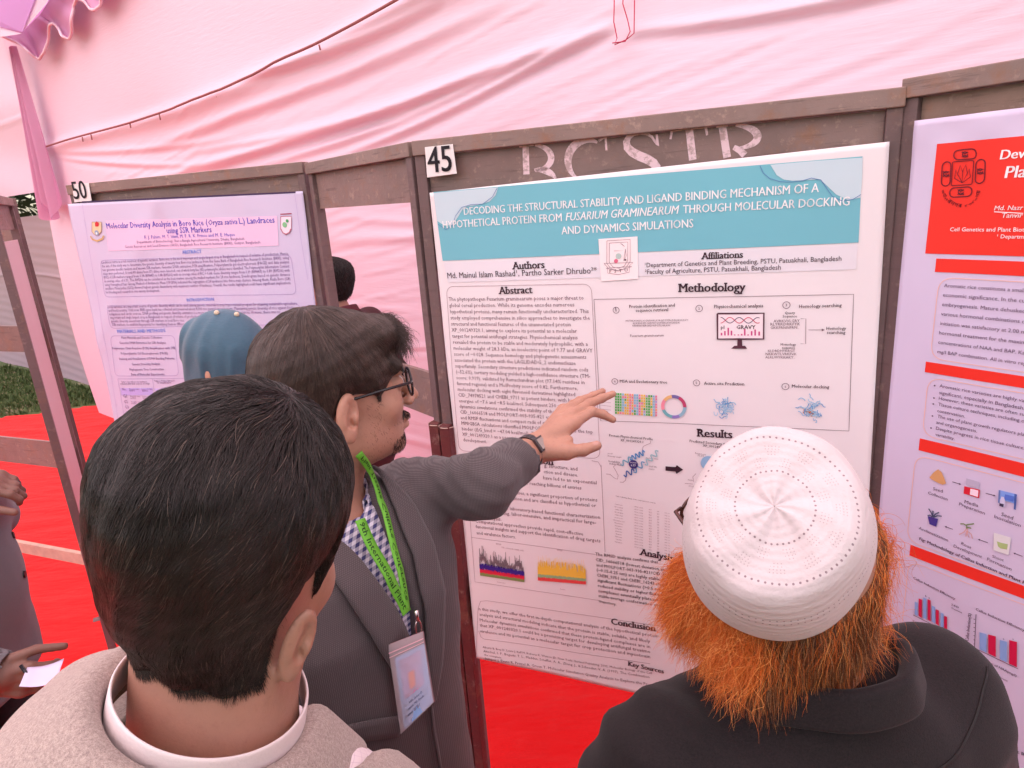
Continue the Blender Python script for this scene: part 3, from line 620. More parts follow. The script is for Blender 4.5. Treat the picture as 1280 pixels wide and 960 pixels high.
A.text('sequence_text', [('MVTRKAVREKLVSGNNHRLKYRQDYVERLDELKRVLKSFY', (782.5, 401.9), (860.6, 400.9)), ('RLIKRNDEFLGKRYHTQVPEEKLRWSANDK', (791.5, 404.9), (850, 404.2)), ('KRHPNYIERGKDVSFGTLNKAW', (791, 407.9), (838, 407.6)), ('Fusarium graminearum', (788, 420.9), (830, 420.3)), ('AVRKVVLGRY', (967, 402.6), (999.6, 402)), ('RLYRKDRKFYK', (963, 406.6), (1000, 406.2)), ('GKKFRNNFRN..', (963, 410.8), (998.7, 410.4)), ('KLDRDHYKRGT', (960, 439.6), (993.7, 439.4)), ('NKKWTLVRKFVK', (957, 443.6), (995.7, 443.6)), ('ALRLWYKKAKY..', (956.5, 447.7), (993.7, 447.8))], K2, bold=.012)
A.lines('bracket_line', [[(1000.8, 398), (1007.3, 398), (1007, 429.4), (1000.6, 429.2)], [(1010.6, 412), (1028.5, 412)], [(769, 541-100), (769, 441.001)]][:2], .0008, K2)
A.poly('arrow_head', [(1027, 410.3), (1031, 412), (1027, 413.7)], K2, 3)
A.lines('monitor_frame', [[(896.8, 391.8), (954.9, 391.1), (954.4, 423.3), (897, 423.6)]], .0034, ink(88, 52, 66), 3, True)
A.quad('monitor_screen', [(897, 392), (955, 391), (954.4, 423), (897, 423.6)], ink(250, 236, 242), 2, 3)
A.quad('monitor_stand', [(922, 424), (927.5, 424), (928, 433), (921.5, 433)], ink(88, 52, 66), 2, 3); A.quad('monitor_stand', [(918, 432), (931.5, 432), (934, 435.6), (914, 435.6)], ink(88, 52, 66), 3, 3)
t = np.linspace(0, 1, 60)
A.lines('helix_curve', [[(901+48.5*a, 400+3.5*math.cos(a*2*PI*2.1)) for a in t]], .0014, ink(205, 45, 90), 3); A.lines('helix_curve', [[(901+48.5*a, 400-3.5*math.cos(a*2*PI*2.1)) for a in t]], .0014, ink(75, 60, 95), 3)
def bars(sh, name, xs, base, hs, wpx, mat, k=3):
    V = []; F = []
    for x, h in zip(xs, hs):
        b = base(x) if callable(base) else base
        q = [sh.uv(x-wpx/2, b), sh.uv(x+wpx/2, b), sh.uv(x+wpx/2, b-h), sh.uv(x-wpx/2, b-h)]; b0 = len(V); V += q; F.append((b0, b0+1, b0+2, b0+3))
    return sh.add(name, V, F, mat, k)
bars(A, 'screen_bars', [902, 906.2, 910.4, 914.4, 918.5, 923, 927.2, 931, 935.2, 939.6, 944, 949], 419, [3.2, 5.5, 9.5, 6, 1.2, 1.2, 2, 8.2, 1.3, 5.5, 7.5, 5], 1.9, ink(205, 80, 140))
# alignment block, ring, folded proteins
cols = [ink(120, 200, 110), ink(240, 200, 90), ink(240, 140, 170), ink(150, 200, 230), ink(200, 170, 220), ink(90, 180, 90), ink(250, 170, 130)]
VVs = {i: ([], []) for i in range(7)}
colsq = [5, 5, 0, 3, 1, 1, 2, 6, 3, 3, 2, 1, 1, 0, 5, 1, 3, 2]
for i in range(18):
    for j in range(8):
        c = colsq[i] if rng.random() < .8 else int(rng.integers(0, 7)); x = 769+i*2.95; y = 490.8+i*.2+j*3.35
        V, F = VVs[c]; q = [A.uv(x, y), A.uv(x+2.2, y+.15), A.uv(x+2.2, y+2.75), A.uv(x, y+2.6)]; b0 = len(V); V += q; F.append((b0, b0+1, b0+2, b0+3))
for c, (V, F) in VVs.items(): A.add('alignment_cells', V, F, cols[c], 3)
for i, (a0, a1, c) in enumerate(((0, 62, (190, 70, 110)), (62, 100, (120, 110, 170)), (100, 145, (235, 190, 130)), (145, 200, (245, 150, 170)), (200, 262, (120, 180, 190)), (262, 300, (150, 130, 200)), (300, 360, (150, 190, 210)))):
    A.disc('ring_segment', (842.2, 508.3), .0268, ink(*c), 3, r0=.0198, a0=math.radians(a0), a1=math.radians(a1), n=12)
A.lines('tree_lines', [[(748+2, 492+j*4.6), (764, 494+j*4.6)] for j in range(5)], .0006, KL)
def squig(cx, cy, R, n, cols_, seed):
    r = np.random.default_rng(seed); P = []
    for _ in range(n):
        a = r.uniform(0, 2*PI); rr = R*r.uniform(.1, .75); x, y = cx+rr*math.cos(a), cy+rr*1.1*math.sin(a); th = r.uniform(0, 6.28); L = []
        for j in range(12): L.append((x, y)); th += r.normal(0, .6); x += math.cos(th)*1.0; y += math.sin(th)*1.0
        P.append(L)
    for i, c in enumerate(cols_): A.lines('protein_ribbon', P[i::len(cols_)], .0016, ink(*c), 3+i*.3)
squig(905.8, 509.8, 15, 34, [(150, 195, 228), (110, 165, 215), (180, 212, 235)], 3); squig(1013.5, 509.8, 16, 34, [(150, 195, 228), (110, 165, 215), (180, 212, 235)], 5); squig(1013.5, 511, 4, 6, [(200, 120, 70)], 8)
def wave(p, q, n, amp, c, w_=.0028):
    t = np.linspace(0, 1, n*14); P = []; dx, dy = q[0]-p[0], q[1]-p[1]; L = math.hypot(dx, dy)
    for a in t: o = amp*math.sin(a*n*2*PI); P.append((p[0]+dx*a-dy/L*o, p[1]+dy*a+dx/L*o))
    A.lines('protein_ribbon', [P], w_, ink(*c), 3)
wave((776, 580), (789, 572), 2, 2.6, (120, 180, 205)); wave((788, 573), (806, 565), 4, 3, (90, 150, 205)); wave((780, 593), (793, 588), 2, 3.2, (70, 105, 170)); wave((792, 589), (806, 578), 2, 3, (110, 165, 205)); wave((806, 580), (823, 564), 3, 3, (160, 200, 210))
A.disc('protein_core', (792, 579.8), .0105, ink(62, 52, 120), 4); A.text('core_text', [('Protein', (788, 578), (796, 578.5)), ('9.77', (789, 582), (795, 582.3))], W_, 5)
A.lines('protein_thread', [[(758, 592), (763, 592.5), (768, 597), (772, 598.5), (773, 594), (770, 588), (767, 583), (770, 580.5), (776, 581)], [(775, 602), (779, 602.5), (782, 600), (783, 595)], [(803, 563), (804, 558), (808, 556), (813, 554), (813, 551)]], .0009, KL)
A.text('profile_text', [('pI\u20099.77', (760, 567), (766, 567.6)), ('Molecular weight', (760, 570.3), (777, 572)), ('Instability', (761, 577), (775, 578.5)), ('index 31.2', (762, 580), (777, 581.5)), ('Aliphatic index', (807, 573), (823, 574.5)), ('GRAVY', (810, 576), (817, 576.6)), ('Half life', (812, 583.5), (821, 584.4)), ('Stable', (811, 586.6), (818, 587.4))], K2)
A.poly('block_arrow', [(832, 582.6), (846, 583.8), (846, 581.2), (854, 587), (845.5, 592), (845.6, 589.3), (832, 588)], K, 3)
A.disc('structure_disc', (886, 579), .017, ink(150, 190, 225), 3); A.lines('protein_thread', [[(870, 592), (866, 596), (867, 602)], [(856, 604), (866, 605)]], .0009, KL); A.text('profile_text', [('Random coil', (869, 567), (882, 569)), ('52.6%', (872, 570), (880, 571)), ('Helix', (860, 600.5), (866, 601.3)), ('30.1%', (861, 608), (867, 609))], K2)
rows = []
tl = 0
A.text('table_title', [('Table 1: Binding affinity of the compounds and controls', (769.8, 620.2), (819.5, 629))], K2, bold=.01)
cx = [(760, 787), (793, 804), (808, 817), (819.5, 826), (830, 838)]
names = ['Ligand', 'Compound ID', 'CID_16066518', 'CHEBI_9751', 'CID_74978521', 'CHEBI_16243', 'MOLPORT-003', 'Chlorogenic acid', 'Fluconazole', 'Kaempferol', 'Luteolin', 'Quercetin', 'Apigenin', 'Myricetin', 'Catechin', 'Naringenin']
for i in range(16):
    for j, (x0, x1) in enumerate(cx):
        if i == 0 and j == 0: continue
        y = 627.5+i*3.35+(x0-760)*.2
        st = names[i] if j == 0 else ['ARG21, LYS44', '\u22128.%d' % (i % 9), '2%d' % (i % 7), 'VAL %d' % (100+i)][j-1]
        m = (x0+x1)/2; hw = min((x1-x0)/2, .42*len(st)+.3)
        rows.append((st, (m-hw, y-hw*.2+0), (m+hw, y+hw*.2)))
A.text('table_text', rows, KL)
# simulation plots
def plotmap(bl, br, tr, tl_):
    bl, br, tr, tl_ = [A.uv(*q) for q in (bl, br, tr, tl_)]
    return lambda x, y: (bl*(1-x)+br*x)*(1-y)+(tl_*(1-x)+tr*x)*y
def series(name, fm, lo, hi, mat, k, w_=.012):
    V = []; F = []; n = len(lo)
    for i in range(n):
        x = (i+.5)/n; b0 = len(V); V += [fm(x-w_/2, lo[i]), fm(x+w_/2, lo[i]), fm(x+w_/2, hi[i]), fm(x-w_/2, hi[i])]; F.append((b0, b0+1, b0+2, b0+3))
    A.add(name, V, F, mat, k)
g1 = plotmap((600.5, 719), (656, 727), (655, 692), (598, 681.6)); n = 90; x = np.arange(n)/n; R_ = rng.random
series('plot_green', g1, np.zeros(n), .12+.05*R_(n), ink(130, 150, 90), 3); series('plot_red', g1, .08+.04*R_(n), .22+.08*R_(n), ink(220, 45, 75), 3.3)
series('plot_blue', g1, .2+.06*R_(n), .36+.08*R_(n), ink(55, 45, 140), 3.6)
mid_ = .42+.22*np.abs(np.sin(x*9+.5))+.12*np.sin(x*23); sp = R_(n)**2*.35
series('plot_black', g1, np.clip(mid_-.15-.15*R_(n), .3, 1), np.clip(mid_+sp, .3, 1.02), ink(60, 35, 55), 3.2, .007)
g2 = plotmap((673, 728.6), (733, 733), (732.5, 697), (672, 690))
series('plot_orange', g2, np.zeros(n)+.1, .2+.06*R_(n), ink(235, 80, 80), 3.3); series('plot_teal', g2, .2+.03*R_(n), .29+.03*R_(n), ink(150, 185, 140), 3.6)
series('plot_yellow', g2, .25+0*x, .5+.3*R_(n), ink(245, 200, 80), 3.2, .011)
series('plot_yellow', g2, .4+0*x, .6+.35*R_(n), ink(250, 215, 160), 3., .005)
A.text('plot_text', [('RMSD', (620.5, 680.3), (627, 681.2)), ('RMSF', (697, 687.6), (703.5, 688.6)), ('CID_16066518 CHEBI_9751', (627, 684.5), (655, 689)), ('Residue index', (622, 727.6), (632, 729.2)), ('Residue', (701, 736.2), (707, 737))], KL)
# ------------------------------------------------------------------ poster 50
B5 = Sheet(P50, N50, .008, 'poster', [(85, 255), (378, 239), (424, 640), (172, 662)], M_lilac, 'lilac white vinyl poster with small purple text under the number 50', 'poster', 'research posters on the boards', amp=.0016, ph=2.1,
           curl=lambda u, v: .004*np.exp(-((u-v*.9+1.35)/.05)**2)+.003*np.exp(-((u+v*.55-1.45)/.04)**2)+.003*np.exp(-((u-.72)/.03)**2))
DK = ink(120, 92, 145); BL = ink(78, 74, 200); LB = ink(120, 150, 235)
def bz(x, y): return (100+x/4.571, 260+y/4.571)
def bb(x, y): return (120+x/7.383, 400+y/7.383)
B5.quad('top_stripe', [(103, 251.6), (369, 239.4), (369.2, 241.4), (103.3, 253.6)], ink(70, 50, 90), 1, 30)
B5.lines('border_line', [[(103.5, 255), (111, 300), (131, 420), (160, 600)], [(368, 243), (376, 300), (385, 350)]], .001, ink(190, 170, 215), 1)
B5.quad('title_panel', [bz(150, 72), bz(1125, 45), bz(1135, 215), bz(165, 245)], ink(243, 205, 236), 1, 20)
B5.text('title_text', [('Molecular Diversity Analysis in Boro Rice (', bz(158, 118), bz(735, 98)), ('L.) Landraces', bz(914, 91), bz(1113, 84)), ('using SSR Markers', bz(500, 145), bz(758, 138))], BL, 2, bold=.02, ysc=1.1)
B5.text('title_text', [('Oryza sativa', bz(740, 98), bz(903, 92))], BL, 2, bold=.015, italic=.25, ysc=1.1)
B5.text('author_text', [('F. J. Fahim, M. T. Islam, M. F. R. K. Prince and M. E. Haque', bz(378, 176), bz(888, 160))], BL, 2)
B5.text('author_text', [('Department of Biotechnology, Sher-e-Bangla Agricultural University, Dhaka, Bangladesh', bz(335, 201), bz(943, 182)), ('Genetic Resources and Seed Division (GRSD), Bangladesh Rice Research Institute (BRRI), Gazipur, Bangladesh', bz(262, 228), bz(1032, 202))], DK, 2, bold=.012)
B5.text('heading_text', [('ABSTRACT', bz(588, 262), bz(700, 257)), ('INTRODUCTION', bz(612, 535), bz(770, 529)), ('MATERIALS AND METHODS', bz(218, 714), bz(490, 709))], LB, 2, bold=.03)
for q in ([bz(122, 298), bz(1205, 268), bz(1238, 492), bz(148, 507)], [bz(160, 556), bz(1252, 545), bz(1290, 660), bz(180, 687)]): B5.rbox('text_frame', q, .02, .0011, ink(165, 140, 195))
B5.para('abstract_text', ['Landraces serve as a rich reservoir of genetic variation. Boro rice is the most important and single largest crop in Bangladesh in respect of volume of production. Hence,', 'the aim of the study was to determine the genetic diversity of twenty four Boro rice landraces from the Gene Bank of Bangladesh Rice Research Institute (BRRI), using',
   'ten genome specific random and known SSR markers. Genomic DNA extraction, PCR amplification, Polyacrylamide gel electrophoresis (PAGE) and data analysis', 'steps were performed. A total 89 alleles from 371 alleles were detected, out of which forty five (45) polymorphic alleles were identified. The Polymorphic Information Content', '(PIC) of SSR markers ranged from 0.38 (RM447) to 0.88 (RM206) with an average value of PIC = 0.68. Gene diversity ranges from 0.39 (RM447) to 0.89 (RM206) with', 'an average value of 0.71. The RM206 can be considered as the best marker among the studied markers for 24 rice landraces. Dendrogram based on genetic distance',
   'using Unweighted Pair Group Method of Arithmetic Mean (UPGMA) indicated the segregation of 24 landraces into three main clusters. Among them, Kazla Boro (G8)', 'and Boro Mota Jotha (G12) showed highest genetic dissimilarity with maximum number of landraces. Overall, the results highlighted could have significant implications', 'for breeding and research in rice variety development.'], bz(130, 317), bz(156, 487), bz(1197, 292), DK, bold=.0, ysc=1.25, justify=True)
B5.para('introduction_text', ['Local varieties are important source of genetic diversity which can be used among genetic materials in crop improvement program for attaining sustainable agriculture', 'and food security. Until now, BRRI gene bank has collected and preserved about 8,000 rice germplasm accessions. Maintaining genetic diversity of rice against biotic', 'indigenous and exotic sources. DNA profiling and genetic diversity estimation is a most important issue of molecular resources. However, there was no',
   'important and single largest crop in Bangladesh in respect of volume of production. Genetic landraces between the', 'genetic diversity assessment through SSR markers in local Boro rice', 'SSR markers, to establish fingerprints for identifying them in different'], bz(168, 571), bz(190, 673), bz(1243, 560), DK, bold=.0, ysc=1.25, justify=False)
B5.rbox('text_frame', [bb(138, 145), bb(722, 143), bb(770, 512), bb(182, 515)], .02, .0011, ink(165, 140, 195))
B5.text('method_text', [('Plant Materials and Genetic Collection', bb(240, 172), bb(612, 170)), ('Genomic DNA Extraction for SSR Analysis', bb(222, 220), bb(648, 218)), ('Polymerase Chain Reaction (PCR) Amplification with SSR', bb(158, 270), bb(735, 268)), ('Polyacrylamide Gel Electrophoresis (PAGE)', bb(238, 318), bb(668, 315)), ('Staining and Visualization of DNA Banding Patterns', bb(222, 367), bb(730, 362)), ('Genetic Diversity Analysis', bb(338, 417), bb(598, 413)), ('Phylogenetic Tree Construction', bb(320, 465), bb(632, 462)), ('Data of Molecular Experiments', bb(335, 510), bb(637, 508)),
   ('Table 1. List of Boro rice landraces', bb(238, 576), bb(480, 573)), ('collected with their sources of origin', bb(228, 594), bb(505, 591)), ('Table 2. Primer list used', bb(545, 568), bb(730, 565)), ('for amplification', bb(570, 585), bb(700, 583))], DK, 2, bold=.014)
B5.lines('table_line', [[bb(205, 542), bb(900, 535)], [bb(205, 542), bb(275, 960)], [bb(528, 540), bb(560, 760)]], .0011, ink(165, 140, 195))
B5.quad('table_header', [bb(226, 628), bb(528, 624), bb(535, 690), bb(238, 694)], ink(196, 180, 240), 1, 4); B5.quad('table_header', [bb(545, 630), bb(745, 628), bb(760, 664), bb(555, 666)], ink(206, 195, 245), 1, 4)
rw = []
for i in range(7):
    y = 648+i*(50 if i else 0)+(18 if i else 0); x = 250+i*8
    rw += [('No.' if i == 0 else 'G%d' % i, bb(x, y), bb(x+35, y-1)), ('Accession name', bb(x+65, y-8), bb(x+160, y-9)), ('number', bb(x+65, y+8), bb(x+120, y+7)), ('Source of origin', bb(x+180, y-8), bb(x+275, y-9)), ('district', bb(x+185, y+9), bb(x+240, y+8))]
B5.text('table_text', rw, DK, 2, bold=.012)
def crest(sh, c, w_, h, cols_, nm='university_crest'):
    x, y = c; sh.poly(nm, [(x-w_, y-h), (x+w_, y-h), (x+w_, y+h*.4), (x+w_*.5, y+h*.8), (x, y+h), (x-w_*.5, y+h*.8), (x-w_, y+h*.4)], cols_[0], 2)
    sh.lines('crest_outline', [[(x-w_, y-h), (x+w_, y-h), (x+w_, y+h*.4), (x+w_*.5, y+h*.8), (x, y+h), (x-w_*.5, y+h*.8), (x-w_, y+h*.4)]], .0018, cols_[1], 3, True)
crest(B5, (122, 286), 5.8, 8.5, (ink(238, 215, 175), ink(190, 140, 110)))
B5.poly('crest_mark', [(120, 279), (122, 276.5), (125, 279), (124.5, 283), (120.5, 283)], ink(215, 50, 60), 4); B5.disc('crest_mark', (122.3, 291), .009, ink(150, 170, 200), 4); B5.disc('crest_mark', (122.3, 291.6), .004, ink(240, 240, 240), 5)
B5.lines('crest_ribbon', [[(114.8, 295), (117, 299), (123, 301), (129, 298.5), (131, 294.5)]], .006, ink(215, 175, 120), 4)
crest(B5, (357.5, 282), 6.6, 11.5, (ink(250, 232, 245), ink(190, 90, 120)))
B5.disc('crest_mark', (356, 281), .008, ink(140, 200, 150), 4); B5.disc('crest_mark', (359, 276), .005, ink(90, 170, 110), 4); B5.lines('crest_ribbon', [[(351.5, 286), (354, 291), (358, 292.5), (362, 290.5), (363.5, 286)]], .003, ink(200, 120, 140), 5)
B5.lines('crest_ribbon', [[(350.5, 267.8), (364.5, 267)]], .003, ink(170, 60, 90), 4)

# ------------------------------------------------------------------ red headed poster, right
NR = np.array([RU[1], -RU[0], 0]); NR = -NR if NR @ (np.array([0, 0, 0])-PB) < 0 else NR
def rpx(p0, U, base, du, dv): return proj(base+U*du+UP*dv)
_b = onplane(1143.7, 151, PB+NR*.008, NR)
RP = Sheet(PB, NR, .008, 'poster', [(1143.7, 151), rpx(0, RU, _b, .86, 0), rpx(0, RU, _b, .86, -1.22), rpx(0, RU, _b, 0, -1.22)], M_lilac2, 'lilac white poster with a bright red header at the right edge', 'poster', 'research posters on the boards', amp=.0011, ph=3.3,
           curl=lambda u, v: .003*np.exp(-((v-1.93)/.03)**2)*np.sin(u*60))
RD = ink(236, 52, 42); OR = ink(240, 190, 170); KD = ink(78, 52, 84)
def hspan(px0, px1, width, name, mat, k=1, r=.006):
    a = RP.uv(*px0); b = RP.uv(*px1); b[0] = a[0]
    P = RP.bil([a, a+[width, 0], b+[width, 0], b], 40, 4, k); return gridmesh(name, P, mat, RP.root)
hspan((1171, 180), (1159, 316.8), .68, 'red_header', RD)
for a, b in (((1171, 323), (1169, 339.6)), ((1158.3, 451.5), (1157.5, 464.8)), ((1150.5, 547.5), (1149.3, 562.5)), ((1138.8, 680.3), (1137.6, 694))): hspan(a, b, .70, 'red_bar', RD)
def obox(px0, px1, width, r=.025):
    a = RP.uv(*px0); b = RP.uv(*px1); b[0] = a[0]; c = [a, a+[width, 0], b+[width, 0], b]; pts = []
    for i in range(4):
        p, q, t_ = c[i], c[i-1], c[(i+1) % 4]; da = unit(q-p); db = unit(t_-p)
        for t in np.linspace(0, 1, 7): A_ = p+da*r; B_ = p+db*r; pts.append(A_*(1-t)**2+p*2*t*(1-t)+B_*t*t)
    RP.lines('text_frame', [pts], .0011, OR, 2, True, True)
obox((1175, 346.5), (1166, 448), .66); obox((1161.5, 471), (1155, 544), .68); obox((1145.5, 568), (1137, 676), .70); obox((1137, 700), (1100, 985), .72)
M2 = ink(96, 22, 40)
def e6(x, y): return (1120+x/2.743, 130+y/2.743)
RP.rbox('emblem_line', [e6(195, 198), e6(268, 193), e6(262, 275), e6(190, 280)], .003, .0012, M2, 3)
for q in ([e6(198, 160), e6(275, 152), e6(278, 187), e6(200, 192)], [e6(186, 288), e6(262, 283), e6(260, 316), e6(184, 320)], [e6(160, 200), e6(190, 196), e6(186, 280), e6(156, 282)], [e6(276, 192), e6(308, 188), e6(304, 270), e6(272, 274)]):
    RP.rbox('emblem_line', q, .008, .0016, M2, 3)
    c = np.mean(np.array(q), 0)
    RP.lines('emblem_line', [[(c[0]+3.2*math.cos(a), c[1]+3.2*math.sin(a)) for a in np.linspace(0, 5.5, 14)], [(c[0]-4, c[1]-3), (c[0], c[1]-1), (c[0]+4, c[1]-3)], [(c[0]-4, c[1]+3), (c[0], c[1]+1), (c[0]+4, c[1]+3)]], .0016, M2, 3)
RP.lines('emblem_line', [[e6(228, 270), e6(212, 240), e6(222, 210), e6(229, 232), e6(228, 270), e6(246, 238), e6(240, 208), e6(229, 232)], [e6(228, 270), e6(202, 255), e6(206, 225), e6(214, 245)], [e6(228, 270), e6(256, 250), e6(252, 222), e6(243, 243)]], .001, M2, 3)
sy = ['\u099c\u09be', '\u09b9\u09be', '\u0999\u09cd\u0997\u09c0', '\u09b0', '\u09a8', '\u0997', '\u09b0', '\u09ac\u09bf', '\u09b6\u09cd\u09ac', '\u09ac\u09bf', '\u09a6\u09cd\u09af\u09be', '\u09b2', '\u09df']
its = []
for i, s_ in enumerate(sy):
    a = math.radians(170-(i+.5)*160/len(sy)+(-4 if i > 6 else 4)); cx, cy = e6(224, 288); r_ = 24.5; x, y = cx+r_*math.cos(a), cy+r_*.98*math.sin(a); tx, ty = math.sin(a), -math.cos(a)
    its.append((s_, (x-tx*2.3, y-ty*2.3), (x+tx*2.3, y+ty*2.3)))
try: RP.text('emblem_letters', its, M2, 3, bold=.02)
except Exception as ex: print('emblem', ex)
WH = ink(252, 244, 248)
def rline(st, px0, px1x, **kw):
    a = RP.uv(*px0); p = RP.p0+RP.U*a[0]+UP*a[1]
    lo, hi = 0, 1.
    for _ in range(30):
        m = (lo+hi)/2
        if proj(p+RU*m)[0] < px1x: lo = m
        else: hi = m
    return (st, px0, proj(p+RU*lo))
RP.text('title_text', [rline('Dev', (1250, 199.3), 1282), rline('Pla', (1255.8, 222.6), 1283)], WH, 3, bold=.03, italic=.08, res=3)
RP.text('author_text', [rline('Md. Nazr', (1243, 262.8), 1279.5), rline('Tanvir', (1252.6, 272.2), 1279)], WH, 3, bold=.02, italic=.15, res=2)
RP.lines('underline', [[(1243, 264.6), (1279.5, 266.6)]], .0012, WH, 3)
RP.text('author_text', [rline('Cell Genetics and Plant Biot', (1188, 289), 1281), rline('\u00b9 Departm', (1246.8, 297.7), 1280)], WH, 3, res=2)
t1 = ['Aromatic rice constitutes a small', 'economic significance. In the cu', 'embryogenesis. Mature dehusked', 'various hormonal combinations o', 'initiation was satisfactory at 2.00 m', 'hormonal treatment for the maxim', 'concentrations of NAA and BAP. Kal', 'mg/l BAP combination. All in vitro reg']
ys = np.linspace(358.5, 440.8, 8); xs = np.linspace(1181, 1173, 8)
RP.text('abstract_text', [rline(s_, (x, y), 1281+i*.3) for i, (s_, x, y) in enumerate(zip(t1, xs, ys))], KD, 3, bold=.01, res=2)
t2 = [('Aromatic rice varieties are highly val', 1175.5, 484.5, 1282), ('significant, especially in Bangladesh.', 1175, 493, 1281), ('However, these varieties are often su', 1174.5, 500, 1281), ('Tissue culture techniques, including o', 1173.7, 507.5, 1281), ('conservation.', 1172.5, 515.5, 1207), ('The use of plant growth regulators pla', 1172.5, 522.5, 1281), ('and organogenesis.', 1171, 530, 1222), ('Despite progress in rice tissue culture.', 1170.7, 537.5, 1281), ('variability.', 1170, 545, 1194)]
RP.text('introduction_text', [rline(*q[:1], (q[1], q[2]-1), q[3]) for q in t2], KD, 3, bold=.01, res=2)
for i in (0, 2, 3, 5, 7): RP.disc('bullet', (t2[i][1]-6, t2[i][2]-3), .0015, KD, 3, n=8)
def h8(x, y): return (1135+x/7.386, 570+y/7.386)
def g8(x, y): return (1120+x/3.2, 660+y/3.2)
RP.poly('seed_pile', [h8(205, 195), h8(240, 150), h8(285, 118), h8(315, 145), h8(340, 200), h8(358, 250), h8(325, 262), h8(275, 240), h8(230, 215)], ink(214, 160, 110), 3)
its = [('Seed', h8(237, 310), h8(325, 335)), ('Collection', h8(192, 345), h8(370, 408)), ('Media', h8(525, 432), h8(650, 470)), ('Preparation', h8(475, 452), h8(710, 540)), ('Seed', h8(862, 548), h8(970, 586)), ('Inoculation', h8(797, 568), h8(1040, 655)), ('Acclimatization', h8(106, 668), h8(375, 785)), ('Root', h8(495, 812), h8(585, 855)), ('Development', h8(427, 836), h8(685, 940)), ('Shoot', h8(780, 932), h8(885, 972)), ('Formation', g8(365, 128), g8(462, 170))]
RP.text('caption_text', its, KD, 3, bold=.01, res=2)
RP.text('caption_text', [('Fig: Methodology of Callus Induction and Plant R', g8(96, 45), g8(520, 226))], KD, 3, bold=.03, res=2)
for a, b in (((415, 235), (495, 260)), ((720, 342), (812, 366)), ((420, 672), (345, 645)), ((740, 798), (650, 765)), ((1060, 925), (975, 893))):
    a = np.array(h8(*a)); b = np.array(h8(*b)); d = (b-a)/np.linalg.norm(b-a); nn = np.array([-d[1], d[0]])
    RP.lines('arrow_line', [[tuple(a), tuple(b-d*1.5)]], .0012, KD, 3); RP.poly('arrow_head', [tuple(b), tuple(b-d*2.6+nn*1.2), tuple(b-d*2.6-nn*1.2)], KD, 3)
RP.quad('jar_lid', [h8(542, 203), h8(662, 238), h8(655, 300), h8(538, 262)], ink(190, 180, 205), 3, 3)
RP.quad('jar_body', [h8(524, 276), h8(668, 310), h8(660, 388), h8(518, 344)], ink(215, 40, 60), 3, 3); RP.quad('jar_label', [h8(582, 298), h8(655, 315), h8(650, 375), h8(576, 352)], ink(250, 225, 240), 4, 3)
RP.quad('hood_panel', [h8(848, 312), h8(1010, 352), h8(1000, 440), h8(842, 396)], ink(130, 165, 235), 3, 3); RP.quad('hood_screen', [h8(900, 350), h8(985, 370), h8(978, 420), h8(892, 398)], ink(90, 120, 210), 4, 3)
RP.quad('hood_leg', [h8(988, 345), h8(1010, 352), h8(998, 495), h8(980, 488)], ink(75, 100, 170), 4, 3); RP.quad('hood_leg', [h8(842, 310), h8(858, 314), h8(850, 432), h8(836, 428)], ink(110, 130, 190), 4, 3)
RP.poly('seated_figure', [h8(868, 370), h8(892, 375), h8(905, 420), h8(898, 470), h8(850, 452), h8(856, 410)], ink(210, 205, 235), 5)
RP.poly('seated_figure', [h8(852, 430), h8(892, 440), h8(886, 468), h8(850, 455)], ink(70, 60, 90), 6)
RP.quad('plant_pot', [h8(190, 550), h8(285, 576), h8(268, 648), h8(206, 624)], ink(72, 58, 140), 3, 3)
RP.lines('plant_leaf', [[h8(238, 560), h8(225, 520), h8(200, 480)], [h8(238, 560), h8(240, 500)], [h8(240, 560), h8(262, 530), h8(296, 515)], [h8(242, 562), h8(280, 545), h8(320, 550)], [h8(236, 560), h8(210, 540), h8(190, 545)]], .0022, ink(70, 80, 110), 4)
RP.lines('root_line', [[h8(552, 660), h8(520, 700), h8(478, 720)], [h8(552, 660), h8(555, 720), h8(570, 750)], [h8(555, 690), h8(590, 720), h8(600, 760)], [h8(545, 690), h8(540, 740)]], .0014, ink(215, 165, 160), 3)
RP.lines('plant_leaf', [[h8(548, 665), h8(550, 630), h8(615, 622)], [h8(550, 640), h8(520, 622), h8(490, 622)], [h8(552, 655), h8(590, 662)]], .0022, ink(120, 140, 90), 4)
RP.quad('culture_jar', [h8(795, 705), h8(955, 752), h8(930, 912), h8(792, 868)], ink(225, 222, 225), 3, 3); RP.poly('jar_shoot', [h8(825, 785), h8(870, 800), h8(925, 812), h8(918, 860), h8(860, 850), h8(835, 830)], ink(175, 195, 130), 4)
# bar charts
CB, CR = ink(140, 170, 225), ink(205, 30, 75)
def gb(xs, mat):
    if len(xs) > 1:
        for q in xs: gb([q], mat)
        return
    V = []; F = []
    for x0, x1, t0, t1, b0_, b1 in xs:
        q = [RP.uv(*g8(x0, t0)), RP.uv(*g8(x1, t1)), RP.uv(*g8(x1, b1)), RP.uv(*g8(x0, b0_))]; n0 = len(V); V += q; F.append((n0, n0+1, n0+2, n0+3))
    RP.add('chart_bar', V, F, mat, 3)
gb([(78, 90, 292, 296, 343, 350), (112, 125, 275, 280, 356, 363), (147, 160, 308, 313, 372, 379), (182, 194, 335, 340, 390, 397), (338, 366, 413, 421, 482, 494), (419, 447, 444, 452, 521, 534)], CB)
gb([(94, 107, 279, 284, 350, 357), (130, 142, 282, 287, 363, 371), (163, 175, 322, 327, 380, 388), (196, 208, 348, 352, 398, 406), (373, 403, 422, 430, 498, 512), (456, 487, 445, 453, 539, 553)], CR)
